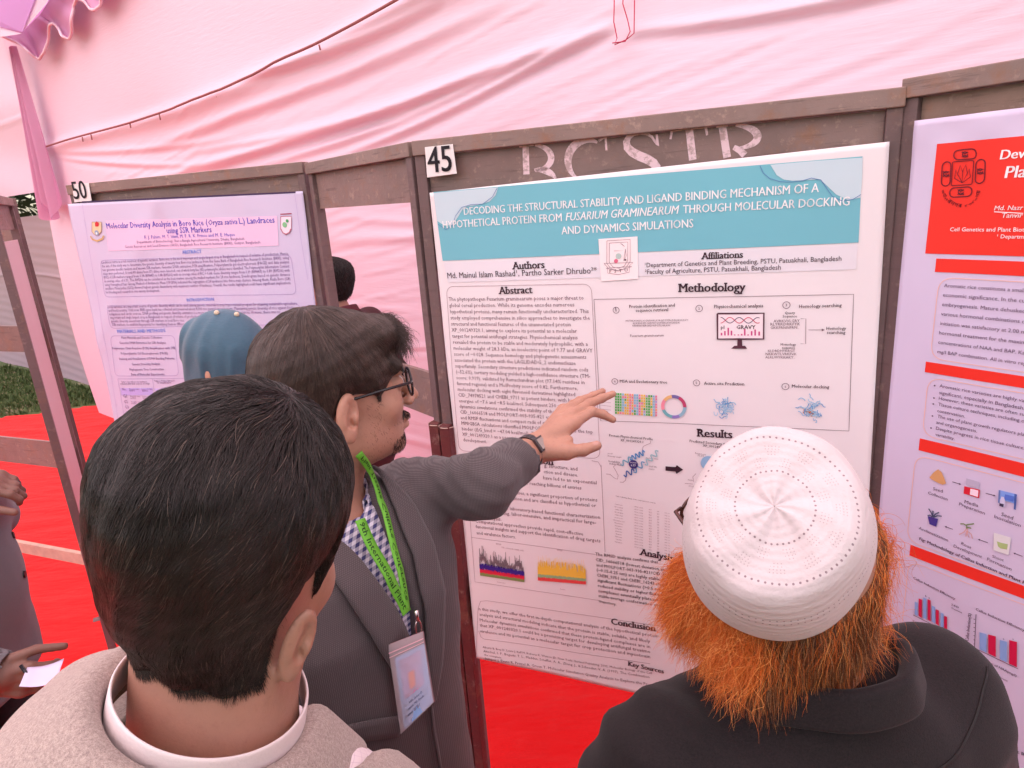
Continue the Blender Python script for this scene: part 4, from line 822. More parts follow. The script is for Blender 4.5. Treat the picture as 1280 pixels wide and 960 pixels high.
RP.lines('chart_axis', [[g8(72, 345), g8(212, 415)], [g8(318, 476), g8(492, 560)], [g8(318, 476), g8(324, 342)]]+[[g8(314, 476-i*16.5), g8(320, 478-i*16.5)] for i in range(8)], .0011, KD, 3)
RP.text('chart_text', [('Callus Induction Efficiency', g8(72, 200), g8(240, 285)), ('Callus Induction Efficiency', g8(322, 325), g8(516, 412)), ('Concentration of 2,4-D(mg/l)', g8(70, 370), g8(208, 445)), ('Concentration of NAA(mg/l)', g8(302, 500), g8(485, 592)), ('Best Callus Initiation vs Different', g8(272, 520), g8(450, 612)), ('Hormonal Treatment', g8(302, 548), g8(412, 610)), ('Best Callus Initiation vs Different', g8(60, 395), g8(196, 470)), ('Hormonal', g8(112, 445), g8(164, 470))], KD, 3, bold=.025, res=2)
RP.text('chart_text', [('Callus Induction(%)', g8(294, 450), g8(306, 340)), ('b', g8(120, 270), g8(125, 273)), ('a', g8(134, 278), g8(139, 280)), ('b', g8(432, 442), g8(437, 444)), ('a', g8(469, 442), g8(474, 444)), ('89%', g8(325, 608), g8(358, 618)), ('33%', g8(388, 685), g8(402, 655)), ('Results', g8(338, 655), g8(374, 668)), ('16%', g8(85, 462), g8(112, 472)), ('2,4-D', g8(225, 305), g8(255, 318)), ('Treatment', g8(225, 318), g8(268, 338))], KD, 4, bold=.03, res=2)
dc = g8(352, 650)
for a0, a1, c in ((40, 200, (135, 175, 225)), (-60, 40, (215, 40, 85)), (-150, -60, (95, 165, 90)), (-160, -150, (215, 150, 60))): RP.disc('ring_segment', dc, .0185, ink(*c), 3, r0=.0085, a0=math.radians(a0), a1=math.radians(a1), n=14)
RP.disc('ring_segment', g8(95, 505), .0175, ink(150, 180, 225), 3, r0=.009, a0=math.radians(10), a1=math.radians(170), n=14)
RP.text('heading_text', [('Plant R', g8(445, 878), g8(520, 912))], KD, 3, bold=.03, res=2); gb([(450, 472, 942, 950, 1010, 1020)], CR)
# ------------------------------------------------------------------ figures: signed distance fields turned into meshes
def smin(a, b, k): h = np.clip(.5+.5*(b-a)/k, 0, 1); return b*(1-h)+a*h-k*h*(1-h)
def smax(a, b, k): return -smin(-a, -b, k)
def ell(P, c, r, R=None):
    q = P-np.array(c); q = q if R is None else q@np.array(R)
    r = np.array(r, float); k0 = np.linalg.norm(q/r, axis=1); k1 = np.linalg.norm(q/(r*r), axis=1)+1e-9; return k0*(k0-1)/k1
def rc(P, a, b, ra, rb):
    a = np.array(a, float); b = np.array(b, float); ba = b-a; h = np.clip(((P-a)@ba)/(ba@ba), 0, 1)
    return np.linalg.norm(P-a-h[:, None]*ba, axis=1)-(ra+(rb-ra)*h)
def chain(P, pts, rs, k=.01):
    d = None
    for i in range(len(pts)-1):
        e = rc(P, pts[i], pts[i+1], rs[i], rs[i+1]); d = e if d is None else smin(d, e, k)
    return d
def rotz(a): c, s = math.cos(a), math.sin(a); return np.array([[c, -s, 0], [s, c, 0], [0, 0, 1]])
def rotx(a): c, s = math.cos(a), math.sin(a); return np.array([[1, 0, 0], [0, c, -s], [0, s, c]])
def roty(a): c, s = math.cos(a), math.sin(a); return np.array([[c, 0, s], [0, 1, 0], [-s, 0, c]])
def spaced(lo, hi, fine, step, coarse):
    """grid line positions, fine inside the given spans and coarse elsewhere"""
    x = lo; out = [x]
    while x < hi:
        st = step if any(a-coarse < x < b for a, b in fine) else coarse
        x += st; out.append(x)
    return np.array(out)
def nets(f, xs, ys, zs, blk=6):
    nx, ny, nz = len(xs), len(ys), len(zs); D = np.empty((nx, ny, nz), np.float32)
    bi = [np.arange(0, n-1, blk) for n in (nx, ny, nz)]
    def mid(x, s): e = np.minimum(s+blk, len(x)-1); return (x[s]+x[e])/2, (x[e]-x[s])/2
    (mx, hx), (my, hy), (mz, hz) = mid(xs, bi[0]), mid(ys, bi[1]), mid(zs, bi[2])
    G = np.stack(np.meshgrid(mx, my, mz, indexing='ij'), -1).reshape(-1, 3); Hh = np.sqrt(np.add.outer(np.add.outer(hx**2, hy**2), hz**2)).ravel()
    dc = f(G); act = np.abs(dc) < Hh*1.25+.012
    sh = (len(bi[0]), len(bi[1]), len(bi[2])); sgn = np.where(dc > 0, 1., -1.).reshape(sh)
    up = sgn.repeat(blk, 0).repeat(blk, 1).repeat(blk, 2); D[:] = 1
    a = min(nx, up.shape[0]); b = min(ny, up.shape[1]); c = min(nz, up.shape[2]); D[:a, :b, :c] = up[:a, :b, :c]
    A = act.reshape(sh).repeat(blk, 0).repeat(blk, 1).repeat(blk, 2)
    M = np.zeros((nx, ny, nz), bool); M[:a, :b, :c] = A[:a, :b, :c]
    M[1:] |= M[:-1].copy(); M[:, 1:] |= M[:, :-1].copy(); M[:, :, 1:] |= M[:, :, :-1].copy()
    I = np.argwhere(M); Pp = np.stack([xs[I[:, 0]], ys[I[:, 1]], zs[I[:, 2]]], 1)
    out = np.empty(len(Pp))
    for i in range(0, len(Pp), 400000): out[i:i+400000] = f(Pp[i:i+400000])
    D[M] = out; s = D < 0
    cnt = np.zeros((nx-1, ny-1, nz-1), np.int8)
    for i in (0, 1):
        for j in (0, 1):
            for k in (0, 1): cnt += s[i:nx-1+i, j:ny-1+j, k:nz-1+k]
    C = np.argwhere((cnt > 0) & (cnt < 8)); vid = np.full((nx-1, ny-1, nz-1), -1, np.int32); vid[tuple(C.T)] = np.arange(len(C))
    acc = np.zeros((len(C), 3)); n = np.zeros(len(C))
    cr = [(i, j, k) for i in (0, 1) for j in (0, 1) for k in (0, 1)]
    X = [xs, ys, zs]
    for p in cr:
        for ax in range(3):
            if p[ax]: continue
            q = list(p); q[ax] = 1
            d0 = D[C[:, 0]+p[0], C[:, 1]+p[1], C[:, 2]+p[2]].astype(float); d1 = D[C[:, 0]+q[0], C[:, 1]+q[1], C[:, 2]+q[2]].astype(float)
            m = (d0 < 0) != (d1 < 0); t = np.where(m, d0/np.where(m, d0-d1, 1), 0)
            P0 = np.stack([X[a_][C[:, a_]+p[a_]] for a_ in range(3)], 1); P1 = np.stack([X[a_][C[:, a_]+q[a_]] for a_ in range(3)], 1)
            acc += np.where(m[:, None], P0+(P1-P0)*t[:, None], 0); n += m
    V = acc/n[:, None]; F = []
    for ax in range(3):
        s0 = [slice(None)]*3; s1 = [slice(None)]*3; s0[ax] = slice(0, -1); s1[ax] = slice(1, None)
        cr_ = s[tuple(s0)] != s[tuple(s1)]; u, v = (ax+1) % 3, (ax+2) % 3
        E_ = np.argwhere(cr_); ok = (E_[:, u] > 0) & (E_[:, v] > 0) & (E_[:, u] < D.shape[u]-1) & (E_[:, v] < D.shape[v]-1); E_ = E_[ok]
        ins = s[tuple(s0)][tuple(E_.T)]
        def g(du, dv):
            q = E_.copy(); q[:, u] -= du; q[:, v] -= dv; return vid[tuple(q.T)]
        Q = np.stack([g(1, 1), g(0, 1), g(0, 0), g(1, 0)], 1); Q[~ins] = Q[~ins][:, ::-1]; F.append(Q)
    F = np.vstack(F); F = F[(F >= 0).all(1)]; return V, F
def sdfmesh(name, f, lo, hi, step, mat, parent, fine=None, coarse=None, smooth_it=0, disp=None):
    if fine is None: xs, ys, zs = [np.arange(lo[i], hi[i]+step, step) for i in range(3)]
    else: xs, ys, zs = [spaced(lo[i], hi[i], fine[i], step, coarse) for i in range(3)]
    V, F = nets(f, xs, ys, zs)
    o = mesh(name, V, F, mat, parent, True)
    if smooth_it:
        md = o.modifiers.new('s', 'SMOOTH'); md.iterations = smooth_it; md.factor = .5
    return o
def grad(f, P, e=.0015):
    d0 = f(P); g = np.stack([f(P+np.array(v)*e)-d0 for v in ((1, 0, 0), (0, 1, 0), (0, 0, 1))], 1)/e
    return d0, g/(np.linalg.norm(g, axis=1)[:, None]+1e-9)
def snap(f, P, off, it=4):
    for _ in range(it):
        d, g = grad(f, P); P = P-(d-off)[:, None]*g
    return P

# cheap smooth 3d noise for cloth folds and flow fields
_pw = rng.normal(0, 1, (5, 3)); _pp = rng.uniform(0, 6.28, 5)
def wob(P, fr, sd_=0):
    s = 0
    for i in range(5):
        v = np.roll(_pw[i], sd_ % 3)*(1+.3*((i+sd_) % 3)); s = s+np.sin(P@v*fr+_pp[i]+sd_*1.7)
    return s/5

def head_sdf(P, ears=True, eo=0., er=24., es=1.06):
    """head frame: x right, y forward, z up, origin between the ears, metres"""
    A = np.abs(P[:, 0]); Q = np.stack([A, P[:, 1], P[:, 2]], 1)
    d = ell(P, (0, -.020, .030), (.074, .094, .086))
    d = smin(d, ell(P, (0, .020, -.020), (.062, .073, .088)), .02)
    d = smin(d, ell(P, (0, .030, -.078), (.050, .052, .036)), .03)
    d = smin(d, ell(Q, (.038, .008, -.062), (.022, .040, .034)), .02)      # jaw angle
    d = smin(d, ell(P, (0, .070, -.100), (.022, .017, .015)), .018)      # chin
    d = smin(d, ell(Q, (.040, .058, -.024), (.022, .022, .022)), .02)    # cheek bones
    d = smin(d, ell(Q, (.028, .082, .027), (.026, .011, .009)), .012)    # brow
    d = smax(d, -ell(Q, (.031, .103, .006), (.019, .014, .013)), .012)   # eye sockets
    d = smin(d, ell(Q, (.031, .079, .006), (.0155, .0125, .012)), .004)    # lids
    d = smin(d, rc(P, (0, .088, .014), (0, .110, -.022), .007, .0095), .010)
    d = smin(d, ell(P, (0, .113, -.029), (.0105, .0105, .0095)), .006)
    d = smin(d, ell(Q, (.0125, .102, -.033), (.0085, .0095, .0075)), .006)
    d = smax(d, -ell(Q, (.0065, .108, -.040), (.0035, .006, .005)), .003)
    d = smin(d, ell(P, (0, .091, -.059), (.023, .0105, .0065)), .005)
    d = smin(d, ell(P, (0, .089, -.071), (.020, .0105, .0075)), .005)
    d = smax(d, -ell(P, (0, .101, -.0645), (.021, .007, .0016)), .002)
    if ears:
        R = rotz(math.radians(er))@rotx(math.radians(-12)); q = (Q-np.array([.0835+eo, -.016, -.012-(1.06-es)*.04]))@R/es
        e = ell(q, (0, 0, 0), (.0085, .0185, .0325)); e = smin(e, ell(q, (.001, .003, -.026), (.007, .010, .012)), .006)
        e = smax(e, -ell(q, (.0095, .002, .005), (.0085, .0120, .0215)), .002); e = smax(e, -ell(q, (.006, .006, -.008), (.007, .006, .008)), .003)
        e = smin(e, ell(q, (.0035, .010, -.004), (.005, .0045, .008)), .003)       # tragus
        e = smin(e, rc(q, (.004, -.004, .014), (.004, -.009, -.010), .0028, .0028), .004)
        d = smin(d, e*es, .003)
    return d
def hand_joints():
    """left-handed layout in the palm frame: x across (thumb side +), y to the fingertips, z out of the back; metres"""
    return None
def person_xf(pos, comp):
    a = math.radians(comp); R = np.array([[math.cos(a), math.sin(a), 0], [-math.sin(a), math.cos(a), 0], [0, 0, 1.]])   # columns: right, forward, up
    return np.array(pos, float), R
class XF:
    def __init__(s, o, R): s.o = np.array(o, float); s.R = np.array(R)
    def l(s, P): return (P-s.o)@s.R
    def w(s, p): return s.o+s.R@np.array(p, float)
def comp_R(comp, pitch=0, roll=0):
    a = math.radians(comp); R = np.array([[math.cos(a), math.sin(a), 0], [-math.sin(a), math.cos(a), 0], [0, 0, 1.]])
    return R@rotx(math.radians(pitch))@roty(math.radians(roll))
LV = np.array([[.72, .165, .115, 0], [.85, .178, .122, -.01], [.98, .165, .112, 0], [1.10, .158, .108, .005], [1.22, .172, .118, .005], [1.32, .182, .120, 0], [1.39, .176, .106, -.008], [1.435, .130, .085, -.015], [1.47, .075, .065, -.02], [1.50, .052, .055, -.02]])
def torso(P, g=0., lo=.72, hi=1.50, sc=1., zsc=1., wide=1.):
    z = P[:, 2]/zsc; a = np.interp(z, LV[:, 0], LV[:, 1])*sc*wide+g; b = np.interp(z, LV[:, 0], LV[:, 2])*sc+g; yc = np.interp(z, LV[:, 0], LV[:, 3])
    q = np.abs(P[:, 0])/a; r = np.abs(P[:, 1]-yc)/b; d = ((q**2.4+r**2.4)**(1/2.4)-1)*np.minimum(a, b)
    return smax(smax(d, (lo*zsc-P[:, 2]), .02), (P[:, 2]-hi*zsc-g), .02)

def skin(name, col, dark=.75):
    m = NT(name); v = m.coord(); b = m.b
    n1 = m.noise(v, 22, 5, .65); n2 = m.noise(v, 420, 4, .7)
    c = m.mix(n1, tuple(q*dark for q in col), tuple(min(1, q*1.12) for q in col)); c = m.mix(m.math('MULTIPLY', m.ramp(m.noise(v, 160, 3), [(.55, 0), (.75, 1)]), .25), c, (col[0]*.62, col[1]*.5, col[2]*.5)); m.l(c, b.inputs['Base Color'])
    b.inputs['Roughness'].default_value = .48; b.inputs['Specular IOR Level'].default_value = .45
    b.inputs['Subsurface Weight'].default_value = .18; b.inputs['Subsurface Radius'].default_value = (.010, .004, .002); b.inputs['Subsurface Scale'].default_value = .5
    m.l(m.bump(n2, .35, .0012), b.inputs['Normal']); return m.m
SK1 = skin('skin_tan', (.42, .21, .15)); SK2 = skin('skin_brown', (.47, .235, .165)); SK3 = skin('skin_dark', (.22, .10, .075)); SK4 = skin('skin_light', (.66, .34, .24))
def hairmat(name, c1, c2, rough=.42, light=None):
    m = NT(name); b = m.b; hi_ = m.n('HairInfo'); 
    c = m.mix(hi_.outputs['Random'], c1, c2)
    if light: c = m.mix(m.math('GREATER_THAN', hi_.outputs['Random'], light[0]), c, light[1])
    m.l(c, b.inputs['Base Color']); b.inputs['Roughness'].default_value = rough; b.inputs['Specular IOR Level'].default_value = .4
    return m.m
def flatmat(name, c1, c2, scale=60, rough=.7):
    m = NT(name); v = m.coord((1, 1, .25)); m.l(m.mix(m.noise(v, scale, 5), c1, c2), m.b.inputs['Base Color']); m.b.inputs['Roughness'].default_value = rough
    m.l(m.bump(m.noise(v, scale*3, 4), .5, .003), m.b.inputs['Normal']); return m.m

def strands(name, roots, f, dirfn, L, npts, off, mat, parent, rad=.00028, lift=None, jit=.15, tiprad=.25, seed=1, grav=None, curl=0., avoid=.0008):
    """grow hair curves from the roots over the surface f; off = resting height above the skin per strand"""
    if len(roots) < 5: print('FEW', name, seed); return None
    r = np.random.default_rng(seed); n = len(roots); L = np.broadcast_to(L, (n,)); st = L/(npts-1)
    P = roots.copy(); out = np.empty((n, npts, 3)); out[:, 0] = P
    j0 = r.normal(0, jit, (n, 3)); pa, pb = r.uniform(0, 6.28, (2, n))
    for k in range(1, npts):
        t = k/(npts-1); D = dirfn(P, t)+j0*(.4+.6*t)
        if curl: D = D+curl*np.stack([np.sin(pa+t*9), np.cos(pb+t*8), np.sin(pa+pb+t*7)], 1)
        D /= np.linalg.norm(D, axis=1)[:, None]+1e-9
        P = P+D*st[:, None]
        d, g = grad(f, P); tgt = off*min(1, t*2.5) if np.ndim(off) == 0 else off*min(1, t*2.5)
        need = (tgt-d) if lift is None else np.where(d < avoid, avoid-d, 0)
        if lift is None: P = P+np.clip(need, -.6*st, None)[:, None]*g
        else: P = P+need[:, None]*g
        out[:, k] = P
    hc = bpy.data.hair_curves.new(name); hc.add_curves([npts]*n); hc.attributes['position'].data.foreach_set('vector', out.reshape(-1).astype(np.float32))
    ra = hc.attributes.get('radius') or hc.attributes.new('radius', 'FLOAT', 'POINT'); tt = np.linspace(0, 1, npts)
    rr = (rad*(1-(1-tiprad)*tt**2))[None]*r.uniform(.7, 1.3, (n, 1)); ra.data.foreach_set('value', rr.reshape(-1).astype(np.float32))
    o = bpy.data.objects.new(name, hc); COL.objects.link(o); hc.materials.append(mat)
    if parent: setpar(o, parent)
    return o
def sample(o, n, mask, seed=0):
    """random points on a mesh object's faces where mask(centres) holds"""
    me = o.data; V = np.empty(len(me.vertices)*3); me.vertices.foreach_get('co', V); V = V.reshape(-1, 3)
    F = np.empty(len(me.polygons)*4, np.int32); me.polygons.foreach_get('vertices', F); F = F.reshape(-1, 4)
    c = V[F].mean(1); ok = mask(c); F = F[ok]; ar = np.linalg.norm(np.cross(V[F[:, 1]]-V[F[:, 0]], V[F[:, 3]]-V[F[:, 0]]), axis=1)
    r = np.random.default_rng(seed); k = r.choice(len(F), n, p=ar/ar.sum()); a, b = r.uniform(0, 1, (2, n, 1)); Q = V[F[k]]
    return (Q[:, 0]*(1-a)*(1-b)+Q[:, 1]*a*(1-b)+Q[:, 2]*a*b+Q[:, 3]*(1-a)*b)
def ribbon(name, f, pts, wd, off, mat, parent, thick=.002, side=None, nw=4, sub=8):
    """strip of cloth or band laid along pts over surface f"""
    pts = np.array(pts, float); t = np.linspace(0, len(pts)-1, (len(pts)-1)*sub+1); i = np.minimum(t.astype(int), len(pts)-2); u = t-i
    def cat(i, u):
        p0, p1, p2, p3 = pts[np.maximum(i-1, 0)], pts[i], pts[i+1], pts[np.minimum(i+2, len(pts)-1)]; u = u[:, None]
        return .5*(2*p1+(p2-p0)*u+(2*p0-5*p1+4*p2-p3)*u*u+(3*p1-p0-3*p2+p3)*u**3)
    C = cat(i, u); C = snap(f, C, off, 3) if f else C; T = np.gradient(C, axis=0); T /= np.linalg.norm(T, axis=1)[:, None]
    if f: _, G = grad(f, C)
    else: G = np.broadcast_to(np.array(side, float), C.shape)
    B = np.cross(T, G); B /= np.linalg.norm(B, axis=1)[:, None]; W = np.broadcast_to(wd, (len(C),)) if np.ndim(wd) == 0 else np.interp(t, np.arange(len(wd)), wd)
    a = np.linspace(-.5, .5, nw); Pg = C[:, None]+B[:, None]*(a[None, :, None]*W[:, None, None])
    if f: Pg = snap(f, Pg.reshape(-1, 3), off, 2).reshape(Pg.shape)
    o = gridmesh(name, Pg, mat, parent, True, thick); return o, C, B, T, G
# ------------------------------------------------------------------ people
def march(f, x, y, t0=.25, tmax=4, it=70):
    r = ray(x, y); L = np.linalg.norm(r); r = r/L; t = t0
    for _ in range(it):
        d = float(f((CP+r*t)[None])[0]); t += max(d*.8, .0002)
        if d < .0004: break
        if t > tmax: return None
    return CP+r*t
def gen_hand(P, w, d, nrm, thumb, curl=.5, sc=1.):
    """generic relaxed hand: wrist w, pointing d, back normal nrm, thumb side unit vector"""
    d, nrm, thumb = unit(d), unit(nrm), unit(thumb); w = np.array(w, float); k = .010*sc; out = None
    for i, (o, L) in enumerate(((.030, .072), (.010, .080), (-.010, .074), (-.029, .058))):
        m = w+d*(.088-.004*i)*sc+thumb*o*sc; a = curl*(.75+.12*i); p = [m]; ang = 0; r = [.0105, .0092, .0082, .0068]
        for j, f_ in enumerate((.45, .3, .25)):
            ang += a*(.8+.4*j); p.append(p[-1]+(d*math.cos(ang)-nrm*math.sin(ang))*L*f_*sc)
        e = chain(P, p, [q*sc for q in r], .003); pm = rc(P, w+thumb*o*.5*sc, m, .018*sc, .0125*sc); e = smin(e, pm, .01)
        out = e if out is None else smin(out, e, .004 if i else .01)
    m0 = w+d*.02*sc+thumb*.022*sc; p = [m0, m0+(d*.6+thumb*.6-nrm*.25)*.042*sc, m0+(d*.95+thumb*.65-nrm*.4)*.068*sc, m0+(d*1.3+thumb*.55-nrm*.5)*.085*sc]
    return smin(out, chain(P, p, [.016*sc, .0125*sc, .0105*sc, .0085*sc], .004), .010)
class Person:
    def __init__(s, label, feet, comp, H=1.72, head=None, group=None, wide=1., bw=1.):
        s.root = empty('person', feet, label, 'person', group); s.root['label'] = label
        s.B = XF(feet, comp_R(comp)); s.L = s.B; s.H = H; s.k = H/1.72; s.head = head; s.arms = []; s.ears = True; s.eo = 0.; s.er = 24.; s.es = 1.06; s.wide = wide; s.bw = bw
    def headf(s, P, ears=True):
        X, sc = s.head; return head_sdf(X.l(P)/sc, ears and s.ears, s.eo, s.er, s.es)*min(sc)
    def neck(s, P, g=0.):
        X, sc = s.head; a = X.w(np.array([0, -.022, -.055])*sc); b = s.B.w([0, -.03, 1.44*s.k]); return rc(P, a, b, .053*s.bw+g, .062*s.bw+g)
    def bodyf(s, P):
        l = s.B.l(P); d = smin(s.headf(P), s.neck(P), .02); d = smin(d, torso(l, -.012, .80, 1.47, 1, s.k, s.wide), .03)
        for sh, el, wr, hand in s.arms:
            a = chain(P, [sh, el, wr], [.046, .040, .026], .02)
            if hand: a = smin(a, hand(P), .012)
            d = smin(d, a, .02)
        k = s.k; l = s.L.l(P)
        for sx in (-1, 1): d = smin(d, chain(l, [(sx*.09, 0, .86*k), (sx*.1, .01, .48*k), (sx*.1, -.01, .09*k)], [.085, .052, .038], .02), .02); d = smin(d, chain(l, [(sx*.1, -.03, .05), (sx*.105, .14, .03)], [.035, .022], .02), .02)
        return d
    def body(s, mat, step, fine_head=True, extra=()):
        c = s.head[0].w([0, .01, -.01]); r = .16; fine = [[(c[i]-r, c[i]+r)] for i in range(3)]
        for a, b in extra:
            for i in range(3): fine[i].append((a[i], b[i]))
        pts = [s.B.w([x, y, z]) for x in (-.33, .33) for y in (-.25, .25) for z in (.8, 1.5*s.k)]+[s.L.w([x, y, z]) for x in (-.25, .25) for y in (-.25, .25) for z in (0, 1.)]+[c-.17, c+.17]
        for sh, el, wr, h in s.arms: pts += [el-.08, el+.08, wr-.22, wr+.22]
        pts = np.array(pts); lo = pts.min(0)-.02; hi = pts.max(0)+.02; lo[2] = -.0
        s.bo = sdfmesh('body', s.bodyf, lo, hi, step, mat, s.root, fine, .013); return s.bo
    def legs(s, mat, shoe):
        k = s.k
        def f(P):
            l = s.L.l(P); d = smax(torso(l, .006, .80, 1.02, 1, k), l[:, 2]-1.0*k, .01)
            for sx in (-1, 1): d = smin(d, chain(l, [(sx*.09, 0, .86*k), (sx*.105, .012, .48*k), (sx*.105, -.01, .05*k)], [.105, .078, .066], .02), .03)
            return d+.003*wob(P, 22)
        o = s.L.o; sdfmesh('trousers', f, o-[.3, .3, -.03], o+[.3, .3, 1.03*k], .014, mat, s.root)
        for sx in (-1, 1):
            g = lambda P: smax(chain(s.L.l(P), [(sx*.105, -.05, .045), (sx*.115, .10, .04), (sx*.12, .20, .03)], [.043, .046, .032], .02), -(P[:, 2]-.002), .004)
            c = s.L.w([sx*.11, .07, .04]); sdfmesh('shoe', g, c-[.2, .2, .05], c+[.2, .2, .08], .011, shoe, s.root)
def sleeve(P, sh, el, wr, r=(.070, .062, .047), cut=.0, hollow=True):
    d = chain(P, [sh, el, wr], r, .03); ax = unit(np.array(wr)-np.array(el)); t = (P-np.array(wr))@ax
    d = smax(d, t-cut, .004)
    if hollow: d = smax(d, -smax(rc(P, np.array(wr)-ax*.06, np.array(wr)+ax*.05, r[2]-.008, r[2]-.005), -(t+.05), .004), .002)
    return d

def tweed(name, c1, c2, sc=420, rough=.85, lo=.45, hi=.6):
    m = NT(name); v = m.coord(); b = m.b
    w1 = m.n('TexWave'); w1.bands_direction = 'Z'; w1.inputs['Scale'].default_value = sc/6.28*1.; w1.inputs['Distortion'].default_value = .6; m.l(v, w1.inputs[0])
    w2 = m.n('TexWave'); w2.bands_direction = 'X'; w2.inputs['Scale'].default_value = sc/6.28; w2.inputs['Distortion'].default_value = .6; m.l(v, w2.inputs[0])
    f = m.math('MULTIPLY', w1.outputs[1], w2.outputs[1]); n = m.noise(v, 900, 2); f = m.math('ADD', f, m.math('MULTIPLY', n, .5))
    c = m.mix(m.ramp(f, [(lo, 0), (hi, 1)]), c1, c2); c = m.mix(m.math('MULTIPLY', m.noise(v, 5, 3), .35), c, tuple(q*.8 for q in c1)); m.l(c, b.inputs['Base Color'])
    b.inputs['Roughness'].default_value = rough; b.inputs['Specular IOR Level'].default_value = .15; b.inputs['Sheen Weight'].default_value = .12
    m.l(m.bump(f, .18, .001), b.inputs['Normal']); return m.m
def wool(name, c1, c2, nsc=240, bump=.4, rough=.95, sheen=.15):
    m = NT(name); v = m.coord(); b = m.b; n = m.noise(v, nsc, 4, .7); n2 = m.noise(v, nsc*4, 2)
    m.l(m.mix(m.ramp(m.math('ADD', m.math('MULTIPLY', n, .6), m.math('MULTIPLY', n2, .4)), [(.38, 0), (.62, 1)]), c1, c2), b.inputs['Base Color'])
    b.inputs['Roughness'].default_value = rough; b.inputs['Specular IOR Level'].default_value = .15; b.inputs['Sheen Weight'].default_value = sheen
    m.l(m.bump(n, bump, .0015), b.inputs['Normal']); return m.m
M_tweed = tweed('charcoal_tweed', (.080, .064, .067), (.140, .114, .118), 900)
M_beige = wool('heather_wool', (.27, .20, .185), (.50, .40, .355), 420)
M_black = wool('black_cotton', (.010, .007, .008), (.021, .015, .016), 500, .3, .8, .08)
M_trs = simple('dark_trousers', (.03, .028, .034), .9, .3, 60); M_shoe = simple('black_leather', (.02, .018, .018), .4, .2, 30)
M_collar = simple('white_shirt', (.80, .68, .68), .8, .04, 300, .15)
def gingham():
    m = NT('gingham_shirt'); v = m.coord((1, 1, 1), (0, 0, math.radians(35))); sp = m.n('SeparateXYZ'); m.l(v, sp.inputs[0])
    def st(o): return m.math('GREATER_THAN', m.math('FRACT', m.math('MULTIPLY', o, 105.)), .5)
    a = st(m.math('ADD', sp.outputs[0], m.math('MULTIPLY', sp.outputs[1], .6))); z = st(m.math('SUBTRACT', sp.outputs[2], m.math('MULTIPLY', sp.outputs[0], .2)))
    m.l(m.mix(m.math('MULTIPLY', m.math('ADD', a, z), .5), (.72, .66, .76), (.05, .05, .17)), m.b.inputs['Base Color']); m.b.inputs['Roughness'].default_value = .8; return m.m
M_ging = gingham()
def pinkcheck():
    m = NT('pale_check_shirt'); v = m.coord((1, 1, 1), (.2, .1, .6)); sp = m.n('SeparateXYZ'); m.l(v, sp.inputs[0])
    a = m.math('GREATER_THAN', m.math('FRACT', m.math('MULTIPLY', sp.outputs[0], 160.)), .9); z = m.math('GREATER_THAN', m.math('FRACT', m.math('MULTIPLY', sp.outputs[2], 160.)), .9)
    m.l(m.mix(m.math('MULTIPLY', m.math('ADD', a, z), .5), (.80, .68, .70), (.62, .48, .56)), m.b.inputs['Base Color']); m.b.inputs['Roughness'].default_value = .8
    m.l(m.bump(m.noise(m.coord(), 500, 3), .2, .001), m.b.inputs['Normal']); return m.m
M_pchk = pinkcheck()
H_dark = hairmat('dark_brown_hair', (.007, .0045, .004), (.024, .015, .013), .46, (.972, (.11, .075, .06)))
H_brown = hairmat('soft_brown_hair', (.024, .014, .012), (.075, .046, .037), .40, (.96, (.13, .08, .06)))
H_black = hairmat('black_hair', (.008, .006, .006), (.02, .014, .013), .4)
H_orange = hairmat('henna_hair', (.50, .085, .010), (.78, .20, .025), .5, (.8, (.85, .34, .09)))
H_orange2 = hairmat('henna_brown_hair', (.045, .016, .010), (.26, .075, .020), .5, (.86, (.50, .24, .11)))
M_scalp = flatmat('hair_base', (.006, .004, .004), (.016, .010, .009), 120, .9)
M_scalp2 = flatmat('hair_base_brown', (.012, .007, .007), (.03, .018, .015), 120)
M_scalpo = flatmat('hair_base_henna', (.16, .035, .008), (.34, .09, .02), 90)

HB = (np.array([-.12, -.08, -.06, -.035, -.012, .022, .030, .045, .06, .09, .12]), np.array([-.100, -.100, -.088, -.052, .022, .022, -.012, .0, .045, .082, .085]))
HBK = -.046
def hairf(head, thick, top=.0, back=.0, zmin=0., taper=.03, nk=None):
    X, sc = head
    def f(P):
        q = X.l(P)/sc; d = head_sdf(q, False); d = d if nk is None else smin(d, nk(P)/min(sc), .022); hb = np.interp(q[:, 1], *HB)+zmin; hb = hb if nk is None else np.maximum(hb, HBK+.004*np.sin(q[:, 0]*60+1)+.003*np.sin(q[:, 0]*170)); h = q[:, 2]-hb
        t = thick*np.clip(h/(taper+.05*np.exp(-((q[:, 1]+.01)/.035)**2)), 0, 1)**.7+top*np.clip(q[:, 2]/.11, 0, 1)+back*np.clip(-q[:, 1]/.1, 0, 1)*np.clip((q[:, 2]+.08)/.08, 0, 1)
        if top > .01: d = smin(d, ell(q, (0, -.022, .062), (.078, .092, .056)), .015)
        d = d-t+.0022*wob(q, 55)*np.clip(h/.03, 0, 1)+.0012*wob(q, 140, 1)
        return smax(d, -h, .006)*min(sc)
    return f

